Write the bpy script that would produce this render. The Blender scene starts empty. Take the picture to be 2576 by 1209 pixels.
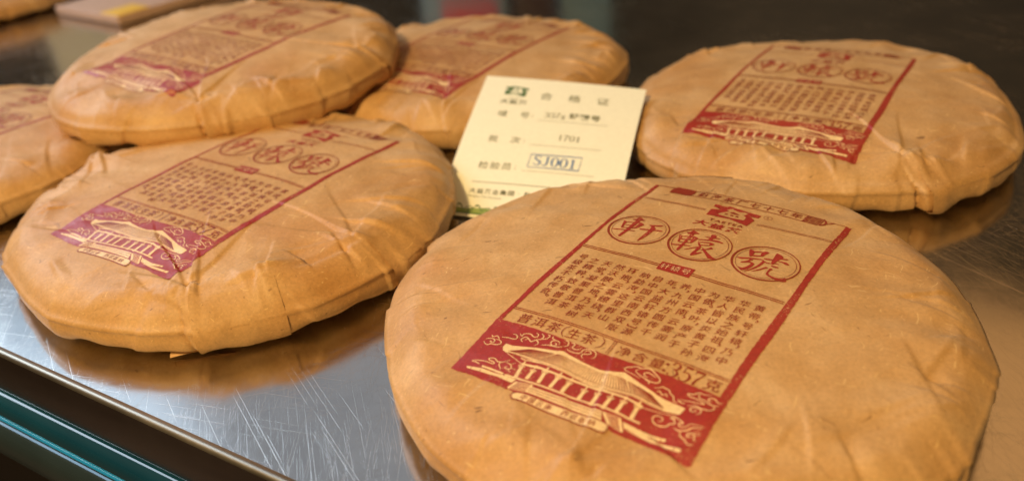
# Paper-wrapped pressed tea cakes and an inspection slip on a scratched steel counter
import bpy, math, random
import numpy as np
from mathutils import Matrix, Vector

scene = bpy.context.scene
COL = scene.collection

# ------------------------------------------------------------------ camera
cam_data = bpy.data.cameras.new("camera")
cam = bpy.data.objects.new("camera", cam_data)
COL.objects.link(cam)
cam_data.sensor_width = 36.0
cam_data.lens = 36.0 * 2102.437 / 2576.0
cam_data.clip_start = 0.01
cam_data.clip_end = 60.0
R_ = (0.9958721859, -0.0453273366, -0.0786385523)
U_ = (0.0907666753, 0.4973216616, 0.8628050623)
F_ = (0.0, 0.8663813233, -0.4993830219)
cam.matrix_world = Matrix(((R_[0], U_[0], -F_[0], 0.0),
                           (R_[1], U_[1], -F_[1], 0.0),
                           (R_[2], U_[2], -F_[2], 0.18249353),
                           (0, 0, 0, 1)))
cam_data.dof.use_dof = True
cam_data.dof.focus_distance = 0.292
cam_data.dof.aperture_fstop = 7.2
scene.camera = cam

# ------------------------------------------------------------------ world: dim warm shop interior
world = bpy.data.worlds.new("World")
scene.world = world
world.use_nodes = True
wn, wl = world.node_tree.nodes, world.node_tree.links
wn.clear()
w_out = wn.new("ShaderNodeOutputWorld")
w_bg = wn.new("ShaderNodeBackground")
w_tc = wn.new("ShaderNodeTexCoord")
w_sep = wn.new("ShaderNodeSeparateXYZ")
w_ramp = wn.new("ShaderNodeValToRGB")
w_noise = wn.new("ShaderNodeTexNoise")
w_noise.inputs["Scale"].default_value = 2.6
w_noise.inputs["Detail"].default_value = 2.0
w_mul = wn.new("ShaderNodeMix"); w_mul.data_type = "RGBA"; w_mul.blend_type = "MULTIPLY"
w_mul.inputs["Factor"].default_value = 0.6
w_nr = wn.new("ShaderNodeValToRGB")
w_nr.color_ramp.elements[0].position = 0.38; w_nr.color_ramp.elements[0].color = (0.35, 0.33, 0.33, 1)
w_nr.color_ramp.elements[1].position = 0.62; w_nr.color_ramp.elements[1].color = (1.25, 1.2, 1.15, 1)
wl.new(w_tc.outputs["Generated"], w_sep.inputs[0])
wl.new(w_tc.outputs["Generated"], w_noise.inputs["Vector"])
wl.new(w_noise.outputs[0], w_nr.inputs[0])
wl.new(w_sep.outputs["Z"], w_ramp.inputs[0])
cr = w_ramp.color_ramp
cr.elements[0].position = 0.0; cr.elements[0].color = (0.012, 0.008, 0.006, 1)
cr.elements[1].position = 1.0; cr.elements[1].color = (0.30, 0.21, 0.12, 1)
for p, c in ((0.2, (0.075, 0.056, 0.036, 1)), (0.42, (0.17, 0.115, 0.062, 1)), (0.62, (0.24, 0.155, 0.08, 1))):
    e = cr.elements.new(p); e.color = c
wl.new(w_ramp.outputs[0], w_mul.inputs["A"])
wl.new(w_nr.outputs[0], w_mul.inputs["B"])
wl.new(w_mul.outputs["Result"], w_bg.inputs["Color"])
w_bg.inputs["Strength"].default_value = 0.5
wl.new(w_bg.outputs[0], w_out.inputs["Surface"])


# ------------------------------------------------------------------ lamps
def area(name, loc, target, sx, sy, watts, color):
    d = bpy.data.lights.new(name, "AREA")
    d.shape = "RECTANGLE"; d.size = sx; d.size_y = sy
    d.energy = watts; d.color = color
    o = bpy.data.objects.new(name, d)
    o.location = loc
    o.rotation_euler = (Vector(target) - Vector(loc)).to_track_quat("-Z", "Y").to_euler()
    COL.objects.link(o)
    return o


area("warm_lamp_and_fill", (-0.48, -0.42, 0.88), (0.0, 0.34, 0.0), 0.14, 0.14, 14.5, (1.0, 0.64, 0.235))
area("warm_lamp_and_fill", (0.20, 0.45, 1.30), (0.0, 0.36, 0.0), 0.40, 0.40, 1.3, (1.0, 0.64, 0.24))  # unseen overhead fill, added to lift the cake tops
area("window_light", (-1.25, 0.99, 0.92), (-0.12, 0.36, 0.0), 0.9, 0.8, 12.0, (0.72, 0.85, 1.0))
area("window_light", (-1.02, 1.16, 0.92), (-0.1, 0.27, 0.0), 0.75, 0.62, 1.6, (0.55, 0.76, 1.0))
area("cool_fill_light", (-0.70, 1.45, 1.30), (-0.1, 0.27, 0.0), 1.1, 1.0, 1.5, (0.72, 0.84, 1.0))  # added wide dim cool light, softens the window's fade on the steel
area("lit_wall_glow", (0.90, 1.36, 1.28), (0.3, 0.30, 0.0), 1.25, 0.75, 2.1, (1.0, 0.48, 0.15))

scene.view_settings.view_transform = "Standard"
scene.view_settings.look = "None"
scene.view_settings.exposure = 0.0
scene.view_settings.gamma = 1.0
scene.cycles.use_denoising = True
scene.cycles.max_bounces = 8


# ------------------------------------------------------------------ small helpers
def link(name, me, mat, parent=None, smooth=True):
    o = bpy.data.objects.new(name, me)
    COL.objects.link(o)
    if mat is not None:
        me.materials.clear()
        me.materials.append(mat)
    if parent is not None:
        o.parent = parent
    if smooth and len(me.polygons):
        me.polygons.foreach_set("use_smooth", [True] * len(me.polygons))
    return o


def mesh(name, verts, faces):
    me = bpy.data.meshes.new(name)
    me.from_pydata([tuple(map(float, v)) for v in verts], [], faces)
    me.update()
    return me


def np_mesh(name, V, Fq):
    """V (n,3), Fq (m,k) with k = 3 or 4, fast path"""
    me = bpy.data.meshes.new(name)
    n, k = len(Fq), Fq.shape[1]
    me.vertices.add(len(V)); me.vertices.foreach_set("co", np.asarray(V, np.float32).ravel())
    me.loops.add(n * k); me.loops.foreach_set("vertex_index", np.asarray(Fq, np.int32).ravel())
    me.polygons.add(n)
    me.polygons.foreach_set("loop_start", np.arange(0, n * k, k, dtype=np.int32))
    me.update(calc_edges=True)
    me.validate()
    return me


def thing(name, label, cat, loc=(0, 0, 0), rot=(0, 0, 0), group=None):
    o = bpy.data.objects.new(name, None)
    COL.objects.link(o)
    o.empty_display_size = 0.02
    o.location = loc; o.rotation_euler = rot
    o["label"] = label; o["category"] = cat
    if group:
        o["group"] = group
    return o


def box_mesh(name, x0, x1, y0, y1, z0, z1, bev=0.0):
    import bmesh
    bm = bmesh.new()
    bmesh.ops.create_cube(bm, size=1.0)
    for v in bm.verts:
        v.co = Vector(((x0 + x1) / 2 + v.co.x * (x1 - x0), (y0 + y1) / 2 + v.co.y * (y1 - y0), (z0 + z1) / 2 + v.co.z * (z1 - z0)))
    if bev > 0:
        bmesh.ops.bevel(bm, geom=bm.edges[:], offset=bev, segments=3, affect="EDGES", profile=0.6)
    me = bpy.data.meshes.new(name)
    bm.to_mesh(me); bm.free()
    return me


def new_mat(name):
    m = bpy.data.materials.new(name)
    m.use_nodes = True
    nt = m.node_tree
    nt.nodes.clear()
    out = nt.nodes.new("ShaderNodeOutputMaterial")
    b = nt.nodes.new("ShaderNodeBsdfPrincipled")
    nt.links.new(b.outputs[0], out.inputs["Surface"])
    return m, nt, b


def N(nt, typ, **kw):
    n = nt.nodes.new(typ)
    for k, v in kw.items():
        if k in n.inputs:
            n.inputs[k].default_value = v
        else:
            setattr(n, k, v)
    return n


def ramp(nt, src, stops):
    r = nt.nodes.new("ShaderNodeValToRGB")
    e = r.color_ramp.elements
    e[0].position, e[0].color = stops[0][0], (*stops[0][1], 1) if len(stops[0][1]) == 3 else stops[0][1]
    e[1].position, e[1].color = stops[-1][0], (*stops[-1][1], 1)
    for p, c in stops[1:-1]:
        x = e.new(p); x.color = (*c, 1)
    nt.links.new(src, r.inputs[0])
    return r.outputs[0]


def g3(v):
    return (v, v, v)


def mixc(nt, fac, a, b, blend="MIX"):
    m = nt.nodes.new("ShaderNodeMix"); m.data_type = "RGBA"; m.blend_type = blend
    for s, v in (("Factor", fac), ("A", a), ("B", b)):
        if hasattr(v, "is_output") or isinstance(v, bpy.types.NodeSocket):
            nt.links.new(v, m.inputs[s])
        elif s == "Factor":
            m.inputs[s].default_value = v
        else:
            m.inputs[s].default_value = (*v, 1)
    return m.outputs["Result"]


def math_n(nt, op, a, b=None, clamp=False):
    m = nt.nodes.new("ShaderNodeMath"); m.operation = op; m.use_clamp = clamp
    for i, v in enumerate((a, b)):
        if v is None:
            continue
        if isinstance(v, bpy.types.NodeSocket):
            nt.links.new(v, m.inputs[i])
        else:
            m.inputs[i].default_value = v
    return m.outputs[0]


def mapped(nt, scale=(1, 1, 1), rot=(0, 0, 0), loc=(0, 0, 0), src=None):
    """object coordinates, turned by rot first and stretched by scale afterwards"""
    if src is None:
        tc = nt.nodes.new("ShaderNodeTexCoord")
        src = tc.outputs["Object"]
    mr = nt.nodes.new("ShaderNodeMapping")
    mr.inputs["Rotation"].default_value = rot
    mr.inputs["Location"].default_value = loc
    nt.links.new(src, mr.inputs["Vector"])
    mp = nt.nodes.new("ShaderNodeMapping")
    mp.inputs["Scale"].default_value = scale
    nt.links.new(mr.outputs[0], mp.inputs["Vector"])
    return mp.outputs[0]


# ------------------------------------------------------------------ materials
def kraft_nodes(nt, bsdf, ink=None, wear=0.0, dark=0.0):
    """kraft paper colour and relief in object space (metres); ink = flat print colour over it"""
    v = mapped(nt)
    n1 = N(nt, "ShaderNodeTexNoise", Scale=45.0, Detail=4.0, Roughness=0.6); nt.links.new(v, n1.inputs["Vector"])
    base = ramp(nt, n1.outputs[0], [(0.30, (0.53, 0.31, 0.125)), (0.52, (0.61, 0.375, 0.17)), (0.72, (0.68, 0.445, 0.225))])
    nb = N(nt, "ShaderNodeTexNoise", Scale=17.0, Detail=3.0, Distortion=0.6)
    oi = nt.nodes.new("ShaderNodeObjectInfo")
    vv = nt.nodes.new("ShaderNodeVectorMath"); vv.operation = "ADD"
    nt.links.new(v, vv.inputs[0]); nt.links.new(oi.outputs["Location"], vv.inputs[1]); nt.links.new(vv.outputs[0], nb.inputs["Vector"])
    base = mixc(nt, 1.0, base, ramp(nt, nb.outputs[0], [(0.34, (0.92, 0.84, 0.74)), (0.5, (1.0, 1.0, 1.0)), (0.66, (1.05, 1.10, 1.22))]), "MULTIPLY")  # greyish and orange sheen patches put into the paper colour
    # fine mottling of the pulp
    n2 = N(nt, "ShaderNodeTexNoise", Scale=900.0, Detail=3.0, Roughness=0.7); nt.links.new(v, n2.inputs["Vector"])
    base = mixc(nt, 0.55, base, ramp(nt, n2.outputs[0], [(0.3, (0.74, 0.72, 0.68)), (0.5, (0.98, 0.98, 0.98)), (0.72, (1.20, 1.18, 1.16))]), "MULTIPLY")
    # pale straw fibres and dark bark flecks, thin and bent
    for sc, rot, th, colr in ((950.0, 0.5, 0.725, (0.76, 0.52, 0.25)), (900.0, 2.0, 0.73, (0.74, 0.50, 0.24)), (620.0, 1.3, 0.775, (0.20, 0.10, 0.04)), (700.0, 2.7, 0.76, (0.36, 0.20, 0.09))):
        w = N(nt, "ShaderNodeTexNoise", Scale=60.0, Detail=2.0); nt.links.new(v, w.inputs["Vector"])
        off = nt.nodes.new("ShaderNodeVectorMath"); off.operation = "SCALE"; off.inputs["Scale"].default_value = 0.012
        nt.links.new(w.outputs["Color"], off.inputs[0])
        add = nt.nodes.new("ShaderNodeVectorMath"); add.operation = "ADD"
        nt.links.new(v, add.inputs[0]); nt.links.new(off.outputs[0], add.inputs[1])
        f = N(nt, "ShaderNodeTexNoise", Scale=sc, Detail=1.0); nt.links.new(mapped(nt, (1.0, 0.10, 1.0), (0, 0, rot), (0, 0, 0), add.outputs[0]), f.inputs["Vector"])
        m = ramp(nt, f.outputs[0], [(th - 0.02, g3(0)), (th + 0.02, g3(0.8))])
        base = mixc(nt, m, base, colr)
    # relief
    n3 = N(nt, "ShaderNodeTexNoise", Scale=170.0, Detail=6.0, Roughness=0.7); nt.links.new(v, n3.inputs["Vector"])
    n4 = N(nt, "ShaderNodeTexNoise", Scale=70.0, Detail=3.0, Roughness=0.5)
    n4.noise_type = "RIDGED_MULTIFRACTAL" if hasattr(n4, "noise_type") else n4.noise_type
    nt.links.new(v, n4.inputs["Vector"])
    h = math_n(nt, "ADD", math_n(nt, "MULTIPLY", n3.outputs[0], 0.9), math_n(nt, "MULTIPLY", n4.outputs[0], 0.10))
    h = math_n(nt, "ADD", h, math_n(nt, "MULTIPLY", n2.outputs[0], 0.16))
    bump = N(nt, "ShaderNodeBump", Strength=0.6, Distance=0.00038); nt.links.new(h, bump.inputs["Height"])
    # faint crumple facets
    wv = N(nt, "ShaderNodeTexNoise", Scale=30.0, Detail=2.0); nt.links.new(v, wv.inputs["Vector"])
    so = nt.nodes.new("ShaderNodeVectorMath"); so.operation = "SCALE"; so.inputs["Scale"].default_value = 0.03
    nt.links.new(wv.outputs["Color"], so.inputs[0])
    av = nt.nodes.new("ShaderNodeVectorMath"); av.operation = "ADD"
    nt.links.new(v, av.inputs[0]); nt.links.new(so.outputs[0], av.inputs[1])
    hh = None
    for sc, wgt in ((48.0, 1.0), (110.0, 0.45)):
        vo = N(nt, "ShaderNodeTexVoronoi", Scale=sc); nt.links.new(av.outputs[0], vo.inputs["Vector"])
        q = math_n(nt, "MULTIPLY", vo.outputs["Distance"], wgt)
        hh = q if hh is None else math_n(nt, "ADD", hh, q)
    b2 = N(nt, "ShaderNodeBump", Strength=0.75, Distance=0.0008)
    nt.links.new(hh, b2.inputs["Height"]); nt.links.new(bump.outputs[0], b2.inputs["Normal"])
    nt.links.new(b2.outputs[0], bsdf.inputs["Normal"])
    rough = 0.54
    if ink is not None:
        w1 = N(nt, "ShaderNodeTexNoise", Scale=1500.0, Detail=3.0, Roughness=0.75); nt.links.new(v, w1.inputs["Vector"])
        w2 = N(nt, "ShaderNodeTexNoise", Scale=55.0, Detail=3.0); nt.links.new(v, w2.inputs["Vector"])
        s = math_n(nt, "ADD", w1.outputs[0], math_n(nt, "MULTIPLY", w2.outputs[0], 0.55))
        worn = ramp(nt, s, [(0.985 - wear, g3(0)), (1.03 - wear, g3(0.9))]) if wear > 0 else None
        tone = ramp(nt, n2.outputs[0], [(0.3, g3(0.82)), (0.7, g3(1.15))])
        inkc = mixc(nt, 1.0, ink, tone, "MULTIPLY")
        inkc = mixc(nt, 0.06, inkc, base)
        base = mixc(nt, worn, inkc, base) if worn is not None else inkc
        rough = 0.42
    nt.links.new(base, bsdf.inputs["Base Color"])
    bsdf.inputs["Roughness"].default_value = rough
    bsdf.inputs["Specular IOR Level"].default_value = 0.55 if ink is None else 0.75
    bsdf.inputs["Sheen Weight"].default_value = 0.08 if ink is None else 0.0
    bsdf.inputs["Sheen Roughness"].default_value = 0.45


kraft, nt, b = new_mat("kraft_paper"); kraft_nodes(nt, b)
red_ink, nt, b = new_mat("red_ink"); kraft_nodes(nt, b, ink=(0.35, 0.007, 0.014), wear=0.045)
line_ink, nt, b = new_mat("brown_red_ink"); kraft_nodes(nt, b, ink=(0.27, 0.014, 0.008), wear=0.02)
cream_ink, nt, b = new_mat("cream_ink"); kraft_nodes(nt, b, ink=(0.92, 0.70, 0.40), wear=0.02)


def flat_mat(name, col, rough=0.6, noise=0.12, scale=300.0, metallic=0.0, bumpd=0.0):
    m, nt, b = new_mat(name)
    v = mapped(nt)
    n = N(nt, "ShaderNodeTexNoise", Scale=scale, Detail=4.0); nt.links.new(v, n.inputs["Vector"])
    t = ramp(nt, n.outputs[0], [(0.3, g3(1 - noise)), (0.7, g3(1 + noise))])
    nt.links.new(mixc(nt, 1.0, col, t, "MULTIPLY"), b.inputs["Base Color"])
    b.inputs["Roughness"].default_value = rough
    b.inputs["Metallic"].default_value = metallic
    if bumpd:
        bp = N(nt, "ShaderNodeBump", Strength=0.4, Distance=bumpd); nt.links.new(n.outputs[0], bp.inputs["Height"])
        nt.links.new(bp.outputs[0], b.inputs["Normal"])
    return m


card_paper = flat_mat("pale_yellow_paper", (0.95, 0.98, 0.86), 0.65, 0.03, 500.0, bumpd=0.0001)
green_ink = flat_mat("green_ink", (0.07, 0.17, 0.06), 0.6)
soft_green_ink = flat_mat("pale_green_ink", (0.30, 0.42, 0.14), 0.6)
grey_ink = flat_mat("grey_green_ink", (0.13, 0.145, 0.08), 0.6)
blue_ink = flat_mat("blue_stamp_ink", (0.10, 0.22, 0.50), 0.6, 0.35, 1500.0)


def steel(name, base=(0.58, 0.56, 0.53), rough=0.2, scratches=True):
    m, nt, b = new_mat(name)
    b.inputs["Metallic"].default_value = 1.0
    v = mapped(nt)
    n0 = N(nt, "ShaderNodeTexNoise", Scale=16.0, Detail=8.0, Roughness=0.7); nt.links.new(v, n0.inputs["Vector"])
    col = ramp(nt, n0.outputs[0], [(0.3, tuple(c * 0.86 for c in base)), (0.7, tuple(c * 1.06 for c in base))])
    # satin grain along the counter
    mg = mapped(nt, scale=(120.0, 2200.0, 1.0), rot=(0, 0, 1.0))
    ng = N(nt, "ShaderNodeTexNoise", Scale=1.0, Detail=3.0); nt.links.new(mg, ng.inputs["Vector"])
    hgt = math_n(nt, "MULTIPLY", ng.outputs[0], 0.16)
    r0 = math_n(nt, "MULTIPLY", ramp(nt, n0.outputs[0], [(0.36, g3(0.0)), (0.5, g3(0.35)), (0.68, g3(1.0))]), 0.12)
    rr = math_n(nt, "ADD", r0, rough - 0.03)
    if scratches:
        tot = None
        rnd = random.Random(4)
        for i, (ang, sx, sy, th, amt) in enumerate(((0.75, 16, 3400, .755, .6), (1.02, 26, 3800, .755, .6), (1.25, 30, 3600, .765, .45), (-0.25, 24, 3400, .76, .5), (1.45, 30, 3300, .77, .4), (-0.75, 36, 3900, .765, .4), (2.1, 40, 4200, .765, .4), (0.48, 12, 2600, .77, .8), (0.80, 60, 5200, .73, .4))):
            mv = mapped(nt, scale=(sx, sy, 1.0), rot=(0, 0, ang), loc=(rnd.uniform(0, 9), rnd.uniform(0, 9), 0))
            # slight bend so that scratches are not ruled lines
            ns = N(nt, "ShaderNodeTexNoise", Scale=1.0, Detail=0.0, Distortion=0.15); nt.links.new(mv, ns.inputs["Vector"])
            s = ramp(nt, ns.outputs[0], [(th, g3(0)), (th + 0.03, g3(amt))])
            tot = s if tot is None else math_n(nt, "MAXIMUM", tot, s)
        patch = N(nt, "ShaderNodeTexNoise", Scale=9.0, Detail=2.0); nt.links.new(v, patch.inputs["Vector"])
        pm = ramp(nt, patch.outputs[0], [(0.35, g3(0.25)), (0.6, g3(1.0))])
        tot = math_n(nt, "MULTIPLY", tot, pm)
        hgt = math_n(nt, "SUBTRACT", hgt, tot)
        rr = math_n(nt, "ADD", rr, math_n(nt, "MULTIPLY", tot, 0.22))
        col = mixc(nt, math_n(nt, "MULTIPLY", tot, 0.38), col, (0.92, 0.88, 0.80))
    nt.links.new(col, b.inputs["Base Color"])
    nt.links.new(rr, b.inputs["Roughness"])
    bp = N(nt, "ShaderNodeBump", Strength=0.40, Distance=0.00005); nt.links.new(hgt, bp.inputs["Height"])
    nt.links.new(bp.outputs[0], b.inputs["Normal"])
    return m


steel_top = steel("scratched_steel", rough=0.135)
steel_side = steel("plain_steel", rough=0.16, scratches=False)
steel_edge = steel("worn_edge_steel", base=(0.42, 0.38, 0.31), rough=0.42, scratches=False)

# ------------------------------------------------------------------ counter and floor
EDGE = Vector((-0.2002392, 0.2662155, 0.0))
ANG = math.atan2(-0.0810854, 0.1238627)
counter = thing("steel_counter", "scratched stainless steel counter top with rounded front edge and a hem in teal reflection colour", "counter", EDGE, (0, 0, ANG))


def extrude_profile(name, pts, x0, x1, mat, parent, nx=2):
    V, Fc = [], []
    for i in range(nx):
        x = x0 + (x1 - x0) * i / (nx - 1)
        V += [(x, y, z) for y, z in pts]
    n = len(pts)
    for i in range(nx - 1):
        for j in range(n - 1):
            a = i * n + j
            Fc.append((a, a + n, a + n + 1, a + 1))
    return link(name, mesh(name, V, Fc), mat, parent)


X0, X1, YB = -1.6, 2.2, 1.75
prof = [(YB, 0.0), (1.0, 0.0), (0.4, 0.0), (0.05, 0.0), (0.006, 0.0), (0.0026, 0.0), (0.0019, 0.0002), (0.0011, 0.0006), (0.0003, 0.0006), (-0.0004, 0.0001), (-0.0008, -0.0010), (-0.0012, -0.0040), (-0.0030, -0.0175), (-0.0026, -0.0190), (0.0, -0.0197), (0.006, -0.0198)]
extrude_profile("counter_top", prof[:6][::-1], X0, X1, steel_top, counter, 6)
extrude_profile("rolled_edge", prof[5:11][::-1], X0, X1, steel_edge, counter, 2)
extrude_profile("front_apron", prof[10:][::-1], X0, X1, steel_side, counter, 2)
rail_tone = flat_mat("blue_reflection_tone", (0.05, 0.085, 0.11), 0.16, 0.25, 12.0, metallic=0.5)  # cool window reflection on the rail put into its base colour
gm, nt, b = new_mat("teal_reflection_tone")  # steel hem; the teal it reflects is put into the colour
b.inputs["Base Color"].default_value = (0.02, 0.33, 0.36, 1)
b.inputs["Roughness"].default_value = 0.06
b.inputs["Coat Weight"].default_value = 1.0
tn = N(nt, "ShaderNodeTexNoise", Scale=9.0, Detail=3.0); nt.links.new(mapped(nt), tn.inputs["Vector"])
nt.links.new(ramp(nt, tn.outputs[0], [(0.3, (0.004, 0.030, 0.070)), (0.7, (0.010, 0.075, 0.14))]), b.inputs["Base Color"])
extrude_profile("teal_hem", [(0.02, -0.0202), (-0.0030, -0.0202), (-0.0046, -0.0209), (-0.0078, -0.0272), (-0.0072, -0.0290), (0.02, -0.0292)][::-1], X0, X1, gm, counter, 2)
glint = flat_mat("cyan_glint_tone", (0.02, 0.30, 0.80), 0.15, 0.2, 20.0)  # bright highlight along the edge, drawn as a coloured strip
extrude_profile("cyan_glint_strip", [(-0.0070 - 0.0012 * math.sin(q * math.pi / 8) , -0.0290 - 0.0009 * (1 - math.cos(q * math.pi / 8)) / 1.0) for q in range(9)][::-1], X0, X1, glint, counter, 2)
extrude_profile("lower_rail", [(0.02, -0.0309), (-0.0070, -0.0309), (-0.0088, -0.0312), (-0.0098, -0.0318), (-0.0120, -0.0460), (-0.0105, -0.0485), (0.0, -0.0495), (0.03, -0.0495)][::-1], X0, X1, rail_tone, counter, 2)
dark = flat_mat("void_black", (0.012, 0.010, 0.010), 0.5)
link("void_block", box_mesh("void_block", X0, X1, 0.06, YB - 0.03, -0.88, -0.050, 0.004), dark, counter)  # black block added for the dark void under the counter

floor_mat = flat_mat("dark_floor", (0.10, 0.06, 0.035), 0.6, 0.3, 4.0)
fl = link("floor", mesh("floor", [(-6, -6, -0.9), (6, -6, -0.9), (6, 6, -0.9), (-6, 6, -0.9)], [(0, 1, 2, 3)]), floor_mat, None, False)
fl["kind"] = "structure"

# ------------------------------------------------------------------ wrapped cake surface
RC = 0.1
K_DROP = 0.00762
ZR = 0.0133


class Cake:
    def __init__(s, seed, t, fc, pleats, rot, crumple=1.0):
        s.t = t; s.cru = crumple; s.fc = fc; s.rot = rot
        rnd = random.Random(seed)
        s.facets = []
        a = rnd.uniform(0, 0.5)
        while a < 6.28:
            w = rnd.uniform(0.34, 0.75)
            s.facets.append((a + w / 2, w / 2, rnd.uniform(0.010, 0.022) * (w / 0.55) ** 2))
            a += w
        s.waves = [(rnd.uniform(0, math.pi), rnd.uniform(0.016, 0.060), rnd.uniform(0, 6.28), rnd.uniform(0.06, 0.14) * 1e-3) for _ in range(9)]
        # creases: (x, y, direction, half length, width a, width b, height)
        s.cr = []
        for _ in range(64):                                    # pleats running in from the rim
            th = rnd.uniform(0, 6.283); r = rnd.uniform(0.078, 0.098)
            s.cr.append((r * math.cos(th), r * math.sin(th), th + rnd.gauss(0, 0.55), rnd.uniform(0.005, 0.022), rnd.uniform(0.0004, 0.0014), rnd.uniform(0.005, 0.016), rnd.choice((1, 1, -1)) * rnd.uniform(0.25, 1.3) * 1e-3))
        for _ in range(16):                                    # shallow tangential buckles near the shoulder
            th = rnd.uniform(0, 6.283); r = rnd.uniform(0.080, 0.092)
            s.cr.append((r * math.cos(th), r * math.sin(th), th + 1.57 + rnd.gauss(0, 0.3), rnd.uniform(0.006, 0.014), rnd.uniform(0.0006, 0.0016), rnd.uniform(0.003, 0.009), rnd.choice((1, -1)) * rnd.uniform(0.3, 0.9) * 1e-3))
        for _ in range(26):                                    # faint long creases across the face
            s.cr.append((rnd.uniform(-0.075, 0.075), rnd.uniform(-0.075, 0.075), rnd.uniform(0, 3.14), rnd.uniform(0.015, 0.050), rnd.uniform(0.0006, 0.002), rnd.uniform(0.008, 0.022), rnd.choice((1, -1)) * rnd.uniform(0.05, 0.17) * 1e-3))
        s.pleats = pleats                                      # (azimuth, strength)
        for az, st in pleats:
            px, py = 0.086 * math.cos(az), 0.086 * math.sin(az)
            for da, L, h, wa, wb in ((0.05, 0.026, 1.6, 0.016, 0.0006), (0.50, 0.028, 0.9, 0.0010, 0.014), (-0.45, 0.026, -1.0, 0.014, 0.0010), (1.05, 0.018, 1.0, 0.0012, 0.012), (-1.1, 0.020, 0.9, 0.012, 0.0012)):
                d = az + math.pi + da
                s.cr.append((px + math.cos(d) * L * 0.75, py + math.sin(d) * L * 0.75, d, L, wa, wb, h * st * 0.8e-3))
        # side pleats: (azimuth, skew, width a, width b, amplitude)
        s.side = [(rnd.uniform(0, 6.283), rnd.uniform(-0.25, 0.25), rnd.uniform(0.010, 0.03), rnd.uniform(0.06, 0.30), rnd.choice((1, 1, -1)) * rnd.uniform(0.4, 1.5) * 1e-3) for _ in range(20)]
        s.wob = [(k, rnd.uniform(0, 6.28), rnd.uniform(0.4, 0.9) * 1e-3) for k in (3, 5, 8, 13, 21, 34)]

    def radius(s, th):
        F = np.ones_like(th)
        for i, k in enumerate((2, 3, 4)):
            F += s.fc[2 * i] * np.cos(k * th) + s.fc[2 * i + 1] * np.sin(k * th)
        for c, w, a in s.facets:                                # straight stretches between soft corners
            d = np.abs((th - c + math.pi) % (2 * math.pi) - math.pi)
            F -= 0.55 * a * np.clip(1 - (d / w) ** 2, 0, 1)
        return F * 1.0035

    def top(s, x, y):
        """height of the upper face at local x, y (arrays, metres)"""
        th = np.arctan2(y, x); r = np.hypot(x, y)
        rn = r / RC / s.radius(th)
        z = s.t - K_DROP * np.clip(rn, 0, 1) ** 2.4
        return z + s.disp(x, y, r)

    def disp(s, x, y, r):
        amp = 0.40 + 3.2 * np.clip((r - 0.055) / 0.040, 0, 1) ** 1.5
        h = np.zeros_like(x)
        for d, L, p, a in s.waves:
            h += a * np.sin((x * math.cos(d) + y * math.sin(d)) * 2 * math.pi / L + p)
        h *= amp * (0.5 + 0.5 * s.cru)
        for cx, cy, d, L, wa, wb, a in s.cr:
            u = (x - cx) * math.cos(d) + (y - cy) * math.sin(d)
            v = -(x - cx) * math.sin(d) + (y - cy) * math.cos(d) + 0.06 * u * np.sin(u / 0.012 + cx * 300)
            m = (np.abs(u) < L * 1.7) & (v > -wa * 1.05) & (v < wb * 1.05)
            if not m.any():
                continue
            uu, vv = u[m], v[m]
            tent = np.where(vv < 0, 1 + vv / wa, 1 - vv / wb)
            tent = np.clip(tent, 0, 1); 
            h[m] += s.cru * a * np.exp(-(uu / L) ** 4) * tent * (0.8 + 0.8 * np.clip((r[m] - 0.06) / 0.03, 0, 1))
        return h

    def side_disp(s, th, t):
        """radial push of the side, t = 0 at the shoulder .. 1 at the foot"""
        h = np.zeros_like(th)
        for az, sk, wa, wb, a in s.side:
            d = (th - az - sk * (t - 0.5) + math.pi) % (2 * math.pi) - math.pi
            tent = np.where(d < 0, 1 + d / wa, 1 - d / wb)
            h += a * np.clip(tent, 0, 1)
        for az, st in s.pleats:                                # tucked slit with a lifted edge
            d = (th - az - 0.10 * (t - 0.3) + math.pi) % (2 * math.pi) - math.pi
            h += st * 1.7e-3 * np.clip(1 - d / 0.17, 0, 1) * (d > 0)
            h -= max(0.0, st - 0.75) * 7e-3 * np.exp(-(d / 0.012) ** 2) * np.clip((t - 0.12) * 4, 0, 1)
        return h

    def body(s):
        nt_ = 840
        th = np.linspace(0, 2 * math.pi, nt_, endpoint=False)
        F = s.radius(th)
        rows = []
        r_top = np.linspace(0.02, 0.86, 78 + 18)
        for rn in r_top:
            r = rn * RC * F
            x, y = r * np.cos(th), r * np.sin(th)
            rows.append(np.stack([x, y, s.top(x, y)], 1))
        # shoulder to foot as a bezier-like polyline (r fraction, z, sidewards share)
        e0 = s.t - K_DROP * 0.86 ** 2.4
        sl = -K_DROP * 2.4 * 0.86 ** 1.4
        key = [(0.86, e0), (0.895, e0 - 0.0010), (0.925, e0 - 0.0026), (0.955, e0 - 0.0048), (0.978, 0.0158), (0.992, 0.0138), (1.0, 0.0108), (1.0, 0.0078), (0.990, 0.0052), (0.91, 0.0028), (0.82, 0.0008), (0.74, 0.0003)]
        kr, kz = np.array(key).T
        sp = np.concatenate([[0], np.cumsum(np.hypot(np.diff(kr) * 0.1, np.diff(kz)))])
        q = np.linspace(0, sp[-1], 52)[1:]
        # smooth through the keys (Catmull-Rom by component), rim kept crisp
        def cr(xs, ys, xq):
            m = np.gradient(ys, xs)
            i = np.clip(np.searchsorted(xs, xq) - 1, 0, len(xs) - 2)
            h = xs[i + 1] - xs[i]; t = (xq - xs[i]) / h
            return (2 * t**3 - 3 * t**2 + 1) * ys[i] + (t**3 - 2 * t**2 + t) * h * m[i] + (-2 * t**3 + 3 * t**2) * ys[i + 1] + (t**3 - t**2) * h * m[i + 1]
        R2, Z2 = cr(sp, kr, q), cr(sp, kz, q)
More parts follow.
